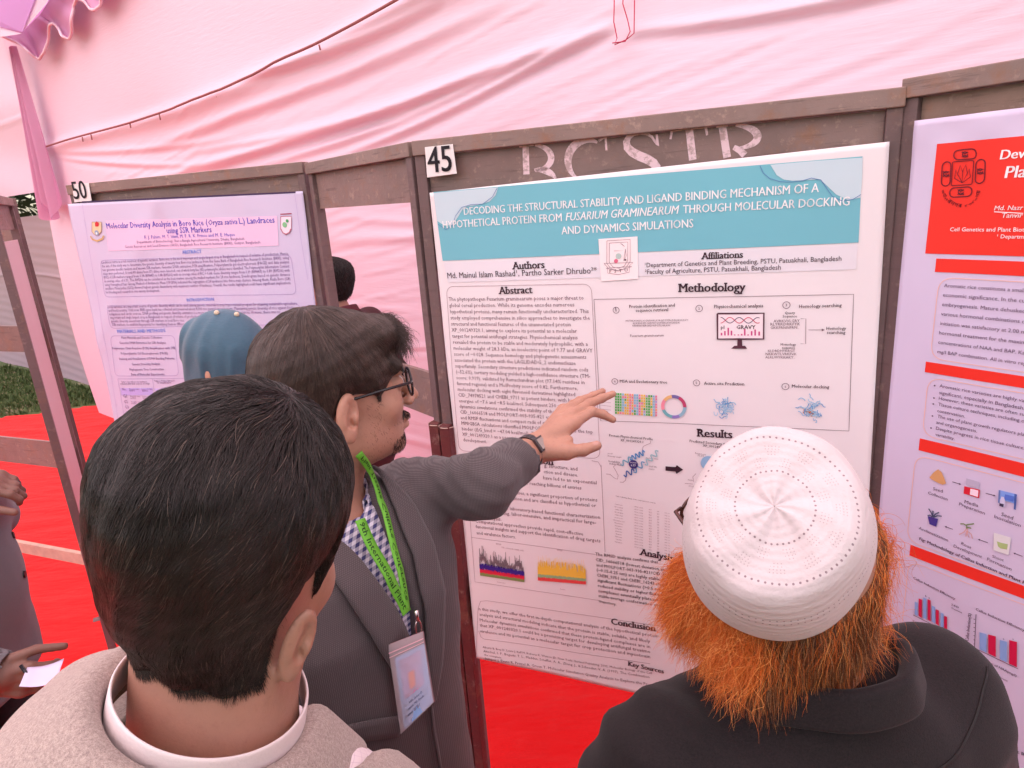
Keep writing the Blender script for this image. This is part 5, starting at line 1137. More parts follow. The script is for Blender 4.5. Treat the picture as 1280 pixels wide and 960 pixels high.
# ---- the man in the foreground, seen from behind
HX = XF(at(301, 704, .50), comp_R(27, -3, 19)); HS = np.array([.815, .79, 1.06])
m1 = Person('man in heather grey blazer with short dark hair, seen from behind at front left', (-.27, .46, 0), 30, 1.76, (HX, HS), wide=1.08, bw=1.08)
nb_ = at(272, 852, .50); _R = comp_R(26, 0, 11); m1.eo = .006; m1.er = -18.; m1.es = .86; m1.B = XF(nb_-_R@np.array([0, -.022, 1.590]), _R); _h = m1.B.w([0, 0, .95]); m1.L = XF([_h[0], _h[1], _h[2]-.95], comp_R(24)); m1.L.o[2] = 0
for sx, el, wr in ((-1, (-.285, -.02, 1.13), (-.24, .10, .88)), (1, (.285, -.02, 1.13), (.24, .12, .90))):
    B = m1.B; w_ = B.w(wr); e_ = B.w(el); h = (lambda w_, e_, sx: lambda P: gen_hand(P, w_, unit(w_-e_)*.8+np.array([0, 0, -.5]), B.R@np.array([sx, .2, 0]), B.R@np.array([0, 1, .1])))(w_, e_, sx)
    m1.arms.append((B.w((sx*.175, 0, 1.42)), e_, w_, h))
m1.body(SK1, .0023)
m1.legs(M_trs, M_shoe)
NX = XF(nb_, comp_R(24, 0, 24))
def j1(P):
    l = m1.B.l(P); d = torso(l, .022, .72, 1.49, 1, m1.k, 1.12)
    for sh, el, wr, h in m1.arms: d = smin(d, sleeve(P, sh, el, wr, (.075, .064, .050)), .045)
    d = smax(d, -rc(P, m1.B.w([0, -.012, 1.40]), m1.B.w([0, .005, 1.65]), .070, .084), .008)
    v = smax(np.abs(l[:, 0])-(l[:, 2]-1.02)*.18, -l[:, 1], .01); d = smax(d, -smax(v, 1.04-l[:, 2], .01), .006)
    return d+.0035*wob(P, 17)+.0015*wob(P, 40, 1)
sdfmesh('blazer', j1, m1.B.w([0, 0, 1.1])-[.62, .5, .55], m1.B.w([0, 0, 1.1])+[.62, .5, .58], .0075, M_beige, m1.root)
def sh1(P): return torso(m1.B.l(P), .008, .85, 1.47, 1, m1.k, 1.05)
sdfmesh('shirt', sh1, m1.B.w([0, 0, 1.1])-[.4, .35, .42], m1.B.w([0, 0, 1.1])+[.42, .35, .48], .012, M_pchk, m1.root)
# collars: rings round the neck, height profile by angle (0 = front, pi = back)
def collar(name, X, c, rx, ry, h0, h1, flare, mat, parent, a0, a1, dip=0., thick=.004, fold=0., n=90, wave=0.):
    th = np.linspace(a0, a1, n); m = 10; G = np.zeros((n, m, 3))
    for i, t in enumerate(th):
        f = (1-math.cos(t))/2; zt = h1*f+h0*(1-f)
        for j in range(m):
            s = j/(m-1)
            if fold:                        # stand then fold over outwards
                if s < .4: z = zt*(s/.4); k = 1
                else: q = (s-.4)/.6; z = zt-fold*q*(1+.2*(1-f)); k = 1+.04/rx*.18+flare*q
            else: z = zt*s; k = 1+flare*(1-s)
            G[i, j] = X.w([c[0]+rx*k*math.sin(t)+wave*math.sin(7*t), c[1]+ry*k*math.cos(t), c[2]+z-dip*(1-f)])
    o = gridmesh(name, G, mat, parent, True, thick)
    md = o.modifiers.new('b', 'SUBSURF'); md.levels = 1; md.render_levels = 1; return o
NX = XF(nb_, comp_R(24, 0, 24))
collar('shirt_collar', NX, (0, 0, -.026), .0665, .0725, .030, .047, .05, M_collar, m1.root, .45, 2*PI-.45, .03, .0025)
collar('blazer_collar', NX, (0, -.002, -.030), .0715, .078, .030, .050, .80, M_beige, m1.root, .75, 2*PI-.75, .05, .006, .066)
hf1 = hairf((HX, HS), .008, .012, .004, nk=lambda P: m1.neck(P))
hb1 = sdfmesh('hair', hf1, HX.o-.16, HX.o+.17, .0032, M_scalp, m1.root)
whorl = HX.w([.012, .02, .15])
def dir1(P, t):
    q = P-whorl; _, g = grad(hf1, P); a = q-(np.einsum('ij,ij->i', q, g))[:, None]*g; a /= np.linalg.norm(a, axis=1)[:, None]+1e-9
    a = a+np.array([0, 0, -.35])+.75*wob(P, 60, 2)[:, None]*np.cross(g, a)+.3*wob(P, 150, 1)[:, None]*np.cross(g, a); return a+g*(.22-.25*t)
r1 = sample(hb1, 44000, lambda c: HX.l(c)[:, 2] > -.2, 5)
ql = HX.l(r1)/HS; hh = ql[:, 2]-np.maximum(np.interp(ql[:, 1], *HB), HBK); r1 = r1[hh > -.004]; hh = hh[hh > -.004]
strands('hair_strands', r1, hf1, dir1, np.clip(.010+hh*.35, .008, .034), 7, .0022, H_dark, hb1, .00023, jit=.20, seed=2)
re_ = sample(hb1, 90000, lambda c: (lambda q: (q[:, 2]-np.maximum(np.interp(q[:, 1], *HB), HBK) < .014) & (q[:, 1] < -.02))(HX.l(c)/HS), 15)[:8000]
fe_ = m1.bodyf
strands('nape_hair', re_, fe_, lambda P, t: np.array([0, -.05, -1.])[None]+.25*wob(P, 90)[:, None]+0*P, np.random.default_rng(4).uniform(.004, .014, len(re_))**1., 6, .0012, H_dark, hb1, .00015, jit=.22, seed=9)
_W = [(312, 926), (372, 908), (388, 975), (352, 1010)]; _g = []
for u in np.linspace(0, 1, 12):
    row = []
    for v in np.linspace(0, 1, 12):
        x, y = [(_W[0][i]*(1-u)+_W[1][i]*u)*(1-v)+(_W[3][i]*(1-u)+_W[2][i]*u)*v for i in (0, 1)]; p = march(j1, x, y, .15)
        p = p if p is not None else at(x, y, .47); row.append(p+(CP-p)*.035)
    _g.append(row)
_g = np.array(_g); pass
gridmesh('collar_wing', _g, M_pchk, m1.root, True, .0025)
print('front man', time.time())
# ---- the pointing man with glasses and lanyard
H2 = XF(at(427, 492, .95), comp_R(62, 2, 0)); S2 = np.array([.92, .92, .94])
m2 = Person('young man in charcoal tweed jacket and glasses pointing at the large poster', (-.285, .895, 0), 125, 1.72, (H2, S2))
W2 = at(664, 563, 1.19); E2 = at(602, 606, 1.04); Sh2 = m2.B.w([-.165, -.01, 1.405])
fj = {'index': ([(717, 529, 1.20), (740, 514.5, 1.215), (754, 518, 1.222), (766, 524.5, 1.222)], (.0105, .0090, .0080, .0066)),
      'middle': ([(714, 519, 1.215), (737, 504.5, 1.235), (752, 498, 1.245), (766, 492.5, 1.247)], (.0105, .0092, .0080, .0066)),
      'ring': ([(710, 513, 1.232), (727, 501, 1.252), (741, 495, 1.264), (753.5, 489, 1.268)], (.0100, .0086, .0076, .0062)),
      'little': ([(704, 513, 1.246), (716, 505, 1.266), (724, 500, 1.276), (733, 496, 1.282)], (.0090, .0076, .0066, .0055)),
      'thumb': ([(684, 563, 1.180), (708, 564.5, 1.168), (729, 562.5, 1.165), (746, 557, 1.166)], (.0150, .0125, .0108, .0088))}
fj = {k: ([at(*p) for p in v[0]], v[1]) for k, v in fj.items()}
def lhand(P):
    out = None
    for k, (J, r) in fj.items():
        e = chain(P, J, r, .0025)
        for a in (1, 2): e = smin(e, np.linalg.norm(P-J[a], axis=1)-r[a]*1.06, .003)
        if k != 'thumb': e = smin(e, rc(P, W2*(.55)+J[0]*.45, J[0], .0135, .0125), .008)
        out = e if out is None else smin(out, e, .0035)
    p = rc(P, W2, fj['middle'][0][0]*.75+W2*.25, .0235, .0165); p = smin(p, rc(P, W2, fj['index'][0][0]*.8+W2*.2, .020, .0125), .012); p = smin(p, rc(P, W2, fj['thumb'][0][1], .021, .0135), .012)
    web = rc(P, fj['thumb'][0][1]*.6+fj['index'][0][0]*.4, fj['thumb'][0][0], .0075, .014)
    p = smin(p, web, .012)
    return smin(out, p, .009)
m2.arms.append((Sh2, E2, W2, lhand))
R_ = m2.B; e_ = R_.w([.27, -.05, 1.12]); w_ = R_.w([.25, .12, .90])
m2.arms.append((R_.w([.165, 0, 1.40]), e_, w_, (lambda w_, e_: lambda P: gen_hand(P, w_, unit(w_-e_)*.8+np.array([0, 0, -.5]), R_.R@np.array([1, .2, 0]), R_.R@np.array([0, 1, .1])))(w_, e_)))
hc2 = np.array([J for k in fj.values() for J in k[0]]+[W2])
m2.body(SK2, .0024, extra=[(hc2.min(0)-.02, hc2.max(0)+.02)])
m2.legs(M_trs, M_shoe)
mb = None
for k, c in (('thumb', SK4),):
    J = fj[k][0]; d = unit(J[3]-J[2]); nn = unit(np.cross(d, np.cross(np.array([.0, -.45, .9]), d)))
    t = np.linspace(-1, 1, 9); a = np.cross(d, nn); G = np.array([[J[3]+d*(.006*u-.001)+a*(.0058*v)*(1-.25*max(0, u))+nn*(.0092-.0035*v*v-.002*max(0, u)**2) for v in t] for u in t])
    gridmesh('nail', G, simple('nail', (.50, .27, .22), .3), m2.root, True, .0008)
def j2(P):
    l = R_.l(P); d = torso(l, .022, .74, 1.465, 1, 1.)
    sl = None
    for (sh, el, wr, h), r_ in zip(m2.arms, ((.060, .051, .040), (.070, .060, .046))):
        ax = unit(wr-el); e = chain(P, [sh, el, wr-ax*.012], r_, .03)
        t = (P-el)@ax; u = (P-sh)@unit(el-sh)
        e = e+.0048*np.abs(np.sin((P@unit(np.array([.9, -.2, .35])))*70+3*np.sin(P[:, 2]*26)+1.5*wob(P, 20)))*np.exp(-(t/.08)**2)+.0022*wob(P, 60, 1)+.0035*np.abs(np.sin((P@unit(np.array([.6, .1, .8])))*60+2*wob(P, 15)))*np.exp(-(u/.09)**2)
        e = smax(e, (P-wr)@unit(ax+np.array([0, 0, .55]))+.030, .003); e = smax(e, -smax(rc(P, wr-ax*.07, wr+ax*.03, r_[2]-.0075, r_[2]-.004), -((P-wr)@ax+.06), .004), .002)
        sl = e if sl is None else np.minimum(sl, e)
    d = smin(d, sl, .035)
    d = smax(d, -rc(P, R_.w([0, -.012, 1.38]), R_.w([0, .01, 1.62]), .055, .078), .008)
    # open front: V between the lapels, jacket edges parted below
    wv = np.interp(l[:, 2], [.7, .95, 1.08, 1.19, 1.30, 1.40, 1.5], [-.02, -.02, -.02, -.006, .014, .030, .05]); xc = np.interp(l[:, 2], [.7, 1.1, 1.4], [-.035, -.02, 0])
    v = smax(np.abs(l[:, 0]-xc-.008)-wv, .02-l[:, 1], .006); d = smax(d, -v, .003)
    return d+.0030*wob(P, 18)+.0014*wob(P, 45, 2)
pts = np.array([R_.w([x, y, z]) for x in (-.32, .34) for y in (-.22, .24) for z in (.72, 1.52)]+[W2, E2-.08, E2+.08])
jk2 = sdfmesh('jacket', j2, pts.min(0)-.03, pts.max(0)+.03, .0068, M_tweed, m2.root)
def s2(P):
    d = torso(R_.l(P), .010, .85, 1.475, 1, 1.); d = smax(d, -rc(P, R_.w([0, -.0, 1.42]), R_.w([0, .03, 1.62]), .050, .075), .006)
    return d+.0015*wob(P, 40, 1)
sdfmesh('shirt', s2, R_.o+[-.3, -.3, .83], R_.o+[.3, .3, 1.53], .009, M_ging, m2.root)
collar('shirt_collar', R_, (0, -.014, 1.478), .066, .070, .022, .036, .06, M_ging, m2.root, .35, 2*PI-.35, .03, .003, .026)
collar('jacket_collar', R_, (0, -.020, 1.456), .078, .082, .012, .046, .30, M_tweed, m2.root, .80, 2*PI-.80, .05, .006, .045)
jt = lambda P: torso(R_.l(P), .026, .74, 1.465, 1, 1.)
# lapels
for sx, pl in ((1, [(.078, .02, 1.470), (.066, .075, 1.42), (.046, .115, 1.33), (.022, .13, 1.24), (-.004, .135, 1.16)]), (-1, [(-.076, .02, 1.470), (-.062, .075, 1.42), (-.046, .115, 1.33), (-.030, .13, 1.24), (-.016, .135, 1.16)])):
    ribbon('lapel', jt, [R_.w(p) for p in pl], [.026, .044, .050, .038, .010], .0065, M_tweed, m2.root, .004, nw=6)
ribbon('front_edge', jt, [R_.w(p) for p in ((-.014, .135, 1.17), (-.020, .14, 1.08), (-.030, .14, .95), (-.045, .13, .80))], [.005, .006, .006, .005], .003, M_tweed, m2.root, .003, nw=3)
# hip pocket flap
def surf(x, y, f, off=0.): 
    p = march(f, x, y)
    return p
pk = [surf(x, y, j2) for x, y in ((396, 927), (430, 917), (465, 910), (500, 905))]
if all(p is not None for p in pk): ribbon('pocket_flap', j2, pk, .030, .004, M_tweed, m2.root, .004)
# lanyard
M_lany = simple('green_ribbon', (.13, .42, .03), .55, .1, 300, .2)
fl = lambda P: smin(jt(P)-.008, m2.neck(P)-.012, .02)
lp1 = [(447, 566), (462, 592), (477, 632), (487, 668), (495, 700), (503, 735), (507, 762)]; lp2 = [(449, 650), (462, 680), (477, 706), (490, 732), (501, 752), (507, 766)]
def lay(px):
    o = []
    for x, y in px:
        p = march(fl, x, y)
        if p is not None: o.append(p)
    return o
for lp, wd, st_ in ((lp1, .011, 'Plant Tissue Culture Conference'), (lp2, .016, '9th International Plant')):
    ps = lay(lp)
    lo_, C, B_, T, G_ = ribbon('lanyard', fl, ps, wd, .0030, M_lany, m2.root, .0012, nw=3)
    V, F = text_native(st_, .02, 0, 1)
    Ls = np.concatenate([[0], np.cumsum(np.linalg.norm(np.diff(C, axis=0), axis=1))]); tot = Ls[-1]; W_n = V[:, 0].max()
    q = V[:, 0]/W_n*tot*.92+.03*tot; hgt = (V[:, 1]-.35)*min(tot/W_n*1.15, wd*.75)
    def ip(A_): return np.stack([np.interp(q, Ls, A_[:, i]) for i in range(3)], 1)
    sg_ = -1 if (B_.mean(0)@np.array([0, 0, 1.])) < 0 else 1
    Vt = ip(C)+ip(B_)*hgt[:, None]*sg_+ip(G_)*.0011; mesh('lanyard_print', Vt, F, ink(28, 60, 20), lo_)
cl = march(fl, 508, 772)+np.array([0, 0, 0]); _, gg = grad(fl, cl[None]); cl = cl+gg[0]*.022
dn = np.array([0, 0, -1.]); side_ = unit(np.cross(dn, gg[0]))
M_steel = simple('steel', (.75, .68, .66), .25, metal=1.)
mb = MB(); mb.tube([cl+dn*(-.012)+side_*0, cl+dn*.004], .0028, 8); t = np.linspace(0, 2*PI, 20)
mb.tube([cl+dn*(.016+.012*math.cos(a))+side_*.0055*math.sin(a) for a in t], .0013, 6)
mb.tube([cl+dn*.026+side_*.003*math.cos(a)+gg[0]*.003*math.sin(a) for a in t], .0010, 6); mb.build('lanyard_clip', M_steel, m2.root, True)
# badge
D0 = float(np.dot(cl-CP, CM[:, 2]))-.022
bq = [(485.6, 805.6, D0+.012), (529, 789, D0-.012), (543, 877, D0-.004), (501.6, 917, D0+.018)]
BP = [at(*q) for q in bq]; bn_ = unit(np.cross(BP[1]-BP[0], BP[3]-BP[0])); bn_ = bn_ if bn_@(CP-BP[0]) > 0 else -bn_
badge = empty('name_badge', cl, 'clear plastic name badge with a blue card hanging from a green lanyard', 'name badge')
def bil(P4, u, v, h=0.): return P4[0]*(1-u)*(1-v)+P4[1]*u*(1-v)+P4[2]*u*v+P4[3]*(1-u)*v+bn_*(h+.006*math.sin(PI*u)*v)
mp = NT('clear_plastic'); mp.b.inputs['Base Color'].default_value = (.9, .80, .84, 1); mp.b.inputs['Alpha'].default_value = .38; mp.b.inputs['Roughness'].default_value = .12
t = np.linspace(0, 1, 12)
gridmesh('sleeve', np.array([[bil(BP, u, v, .0016) for v in t] for u in t]), mp.m, badge, True)
gridmesh('back_panel', np.array([[bil(BP, u, v, -.001) for v in t] for u in t]), simple('plastic_back', (.30, .17, .19), .3), badge, True)
IN = [bil(BP, .13, .17), bil(BP, .97, .17), bil(BP, .97, .985), bil(BP, .13, .985)]
gridmesh('card', np.array([[bil(IN, u, v, .0003) for v in t] for u in t]), ink(150, 185, 235), badge, True)
for v0, v1, c in ((.085, .10, (235, 190, 200)), (.135, .145, (235, 190, 200))): gridmesh('zip_line', np.array([[bil(BP, u, v, .0022) for v in (v0, v1)] for u in t]), ink(*c), badge, True)
gridmesh('card_panel', np.array([[bil(IN, u, v, .0006) for v in (.08, .62)] for u in (.15, .3, .5, .7, .85)]), ink(190, 165, 215), badge, True)
def btext(st, u0, u1, v, mat, hsc=1., bold=.02, name='card_print'):
    V, F = text_native(st, bold, 0, 1); Wn = V[:, 0].max(); q = u0+(u1-u0)*V[:, 0]/Wn; hh = V[:, 1]*(u1-u0)/Wn*.62*hsc
    mesh(name, [bil(IN, a, v-b, .0009) for a, b in zip(q, hh)], F, mat, badge)
btext('9th International Plant', .1, .92, .10, ink(200, 70, 130)); btext('Tissue Culture & Biotechnology', .1, .95, .17, ink(200, 70, 130)); btext('Conference 2025', .25, .8, .235, ink(110, 60, 120))
gridmesh('card_picture', np.array([[bil(IN, u, v, .0009) for v in (.30, .54)] for u in (.40, .5, .6)]), ink(240, 120, 70), badge, True)
btext('PARTICIPANT', .22, .78, .62, ink(225, 70, 150), 1.1); btext('Name: Partho Sarker Dhrubo', .08, .94, .72, ink(50, 50, 90), 1.2); btext('Designation: MS Student', .08, .88, .80, ink(50, 50, 90), 1.2); btext('Affiliation: PSTU', .08, .66, .88, ink(50, 50, 90), 1.2)
# wrist watch
ax = unit(W2-E2); wc = W2-ax*.010; a1 = unit(np.cross(ax, [0, 0, 1])); a2 = np.cross(ax, a1)
watch = empty('wrist_watch', wc, 'dark metal wrist watch on the pointing arm beside the sleeve cuff', 'watch'); t = np.linspace(0, 2*PI, 40)
for k in range(26):
    a = 2*PI*k/26; rd = a1*math.cos(a)+a2*math.sin(a); tg = -a1*math.sin(a)+a2*math.cos(a)
    for o_ in (-.006, 0, .006): MB().box(wc+rd*.0290+ax*o_, (rd, tg, ax), (.0018, .0032, .0027)).build('link', simple('watch_metal', (.12, .11, .12), .3, metal=.9) if (k == 0 and o_ < 0) else bpy.data.materials['watch_metal'], watch)
fc = unit((CP-wc)-((CP-wc)@ax)*ax); MB().box(wc+fc*.0305, (ax, np.cross(fc, ax), fc), (.0135, .0135, .003)).build('watch_case', bpy.data.materials['watch_metal'], watch, bevel=.001)
MB().box(wc+fc*.0342, (ax, np.cross(fc, ax), fc), (.010, .010, .0006)).build('watch_face', simple('watch_dial', (.35, .30, .28), .2), watch)
# hair: mass and strands
X2 = (H2, S2)
HB2 = (np.array([-.12, -.08, -.05, -.02, .0, .02, .04, .055, .07, .085, .11, .14]), np.array([-.115, -.115, -.07, .012, .016, .012, -.002, .008, .022, .035, .050, .062]))
def hf2(P):
    q = H2.l(P)/S2; d = head_sdf(q, False); hb = np.interp(q[:, 1], *HB2); h = q[:, 2]-hb
    t = .010*np.clip(h/.03, 0, 1)**.7+.011*np.clip(q[:, 2]/.10, 0, 1)+.003*np.clip(-q[:, 1]/.1, 0, 1)*np.clip((q[:, 2]+.09)/.06, 0, 1)
    d = smin(d-t, ell(q, (0, .066, .084), (.058, .038, .028)), .02)          # swept fringe over the brow
    d = d+.0035*wob(q, 42)*np.clip(h/.03, 0, 1)+.0015*wob(q, 120, 1)
    return smax(d, -h, .006)*.92
hb2 = sdfmesh('hair', hf2, H2.o-.17, H2.o+.18, .0032, M_scalp2, m2.root)
part = H2.w([-.015, -.035, .14])
def dir2(P, t):
    _, g = grad(hf2, P); q = H2.l(P); v = np.stack([.5*np.sign(q[:, 0])+0*q[:, 0], .55+q[:, 1]*3-.9*np.clip(-q[:, 1]/.06, 0, 1.6), -.75+0*q[:, 0]-1.2*np.clip(.06-q[:, 2], 0, .1)*6], 1)@H2.R.T
    v = v-np.einsum('ij,ij->i', v, g)[:, None]*g; v /= np.linalg.norm(v, axis=1)[:, None]+1e-9
    return v+.22*wob(P, 30, 2)[:, None]*np.cross(g, v)+g*(.03-.05*t)
r2 = sample(hb2, 36000, lambda c: H2.l(c)[:, 2] > -.2, 6); q2 = H2.l(r2)/S2; ok = q2[:, 2]-np.interp(q2[:, 1], *HB2) > .002; r2 = r2[ok]
strands('hair_strands', r2, hf2, dir2, rng.uniform(.05, .095, len(r2)), 12, .0015, H_brown, hb2, .00022, jit=.06, seed=3)
# loose fringe hairs at the front
r2b = sample(hb2, 900, lambda c: (H2.l(c)[:, 1] > .075) & (H2.l(c)[:, 2] > .05), 8)
strands('hair_strands', r2b, m2.headf, lambda P, t: (np.array([.2, .8-1.2*t, .25-1.5*t])@H2.R.T)[None]+.4*wob(P, 60)[:, None], rng.uniform(.02, .045, len(r2b)), 8, .001, H_brown, hb2, .00022, lift=1, jit=.3, seed=4)
# stubble, beard and moustache
def facial(q):
    y, z, x = q[:, 1], q[:, 2], np.abs(q[:, 0])
    jaw = (z < -.048+.0*y) & (z > -.112) & (y > .0) & (y < .085); side_b = (y > .018) & (y < .046) & (z > -.06) & (z < -.005)
    goat = (z < -.079) & (y > .055); mous = (z > -.056) & (z < -.044) & (y > .082) & (x < .028)
    return jaw, side_b, goat, mous
rb = sample(m2.bo, 60000, lambda c: np.linalg.norm(H2.l(c), axis=1) < .16, 9); qb = H2.l(rb)/S2; jaw, sb, goat, mous = facial(qb)
u = rng.random(len(rb)); keep_ = (jaw & (u < .035)) | (sb & (u < .08)) | (goat & (u < .45)) | (mous & (u < .12))
rb2 = rb[keep_]; Lb = np.where(mous[keep_], .007, np.where(goat[keep_], .008, .0045))
strands('beard', rb2, m2.headf, lambda P, t: (np.array([0, .35, -1.])@H2.R.T)[None]+.3*wob(P, 90)[:, None], Lb, 5, .0009, H_black, m2.root, .00013, jit=.35, seed=5)
rm = sample(m2.bo, 60000, lambda c: np.linalg.norm(H2.l(c)/S2-np.array([0, .095, -.050]), axis=1) < .032, 10); qm = H2.l(rm)/S2; rm = rm[facial(qm)[3]][:330]
strands('moustache', rm, m2.headf, lambda P, t: (np.stack([np.sign(H2.l(P)[:, 0])*.9, .15+0*P[:, 0], -.55+0*P[:, 0]], 1))@H2.R.T, [.008][0], 5, .0012, H_black, m2.root, .00020, jit=.2, seed=6)
for sx in (-1, 1):           # eyebrow and eye
    rbw = sample(m2.bo, 30000, lambda c: np.linalg.norm((H2.l(c)/S2-np.array([sx*.031, .092, .028]))/np.array([.022, .02, .006]), axis=1) < 1, 11)[:500]
    strands('eyebrow', rbw, m2.headf, lambda P, t: (np.array([sx*1., -.2, .15])@H2.R.T)[None]+0*P, .008, 4, .001, H_black, m2.root, .00025, jit=.2, seed=7)
def ball(name, c, r, mat, parent, n=14):
    mb = MB(); G = np.array([[[c[0]+r*math.sin(a)*math.cos(b), c[1]+r*math.sin(a)*math.sin(b), c[2]+r*math.cos(a)] for b in np.linspace(0, 2*PI, n*2)] for a in np.linspace(.001, PI-.001, n)])
    return gridmesh(name, G, mat, parent, True)
M_eye = simple('eye_white', (.7, .65, .62), .15); M_iris = simple('iris', (.03, .015, .01), .1)
def eyes(H_, Sc, root):
    for sx in (-1, 1):
        e = ball('eye', H_.w(np.array([sx*.031, .0795, .006])*Sc), .0128*Sc[0], M_eye, root); ball('iris', H_.w(np.array([sx*.031, .0885, .006])*Sc), .0052*Sc[0], M_iris, e)
eyes(H2, S2, m2.root)
# glasses
M_gl = simple('black_frame', (.015, .012, .014), .2); M_lens = NT('lens'); M_lens.b.inputs['Alpha'].default_value = .18; M_lens.b.inputs['Roughness'].default_value = .03; M_lens.b.inputs['Base Color'].default_value = (.8, .8, .85, 1)
def glasses(H_, Sc, root, fmat=M_gl, rr=(.0245, .0215)):
    g_ = []
    for sx in (-1, 1):
        t = np.linspace(0, 2*PI, 36); rim = [H_.w(np.array([sx*.034+rr[0]*math.cos(a), .105-.0045*abs(math.cos(a)+sx)*1., .004+rr[1]*math.sin(a)])*Sc) for a in t]
        o = MB().tube(rim, .0019, 8).build('glasses_rim', fmat, root, True)
        gridmesh('lens', np.array([[H_.w(np.array([sx*.034+rr[0]*k*math.cos(a), .105-.0045*abs(k*math.cos(a)+sx), .004+rr[1]*k*math.sin(a)])*Sc) for a in t] for k in (.02, .5, 1)]), M_lens.m, o, True)
        MB().tube([H_.w(np.array(p)*Sc) for p in ((sx*.058, .096, .010), (sx*.070, .090, .012), (sx*.078, .04, .012), (sx*.081, -.010, .010), (sx*.082, -.026, -.014))], .0021, 8).build('glasses_temple', fmat, root, True)
    MB().tube([H_.w(np.array(p)*Sc) for p in ((-.010, .105, .008), (0, .111, .012), (.010, .105, .008))], .0018, 8).build('glasses_bridge', fmat, root, True)
glasses(H2, S2, m2.root)
print('pointing man', time.time())
# ---- the old man with the white embroidered cap and henna hair
H3 = XF(at(962, 690, .66), comp_R(-20, 12, 0)); S3 = np.array([.88, .88, .90])
m3 = Person('old man in white embroidered cap and black jacket with bright henna orange hair and beard', (.285, .590, 0), -14, 1.60, (H3, S3), wide=1.0, bw=1.05)
for sx, el, wr in ((-1, (-.27, .02, 1.08), (-.20, .20, .98)), (1, (.27, .02, 1.08), (.20, .20, .98))):
    B = m3.B; w_ = B.w(wr); e_ = B.w(el); h = (lambda w_, e_, sx: lambda P: gen_hand(P, w_, unit(w_-e_), B.R@np.array([sx, 0, .5]), B.R@np.array([-sx, .3, .6])))(w_, e_, sx)
    m3.arms.append((B.w((sx*.160, -.01, 1.300)), e_, w_, h))
m3.ears = False; m3.body(SK1, .0040)
m3.legs(M_trs, M_shoe)
def j3(P):
    l = m3.B.l(P); d = torso(l, .022, .60, 1.49, 1, m3.k, 1.04)
    for sh, el, wr, h in m3.arms: d = smin(d, sleeve(P, sh, el, wr, (.078, .068, .050)), .04)
    d = smax(d, -rc(P, m3.B.w([0, .0, 1.30]), m3.B.w([0, .02, 1.57]), .056, .080), .01)
    q = m3.B.l(P); fold = .004*np.sin((q[:, 0]*1.2+q[:, 2]*1.6+.3*q[:, 1])*55+3*wob(q, 12))*np.exp(-((q[:, 0]+.16)/.10)**2)
    return d+.005*wob(P, 13)+.0018*wob(P, 42, 1)+fold
sdfmesh('jacket', j3, m3.B.o+[-.45, -.36, .58], m3.B.o+[.45, .42, 1.50], .0072, M_black, m3.root)
collar('jacket_collar', m3.B, (0, -.018, 1.398), .077, .082, .022, .040, .16, M_black, m3.root, .5, 2*PI-.5, .03, .006, .036, wave=.003)
# seam lines on the back
for pl in ([(-.20, -.06, 1.37), (-.10, -.115, 1.34), (0, -.125, 1.335), (.10, -.115, 1.34), (.20, -.06, 1.37)],):
    ribbon('seam', j3, [m3.B.w(p) for p in pl], .0022, .0012, simple('black_thread', (.012, .01, .01), .7), m3.root, .0008, nw=2, sub=10)
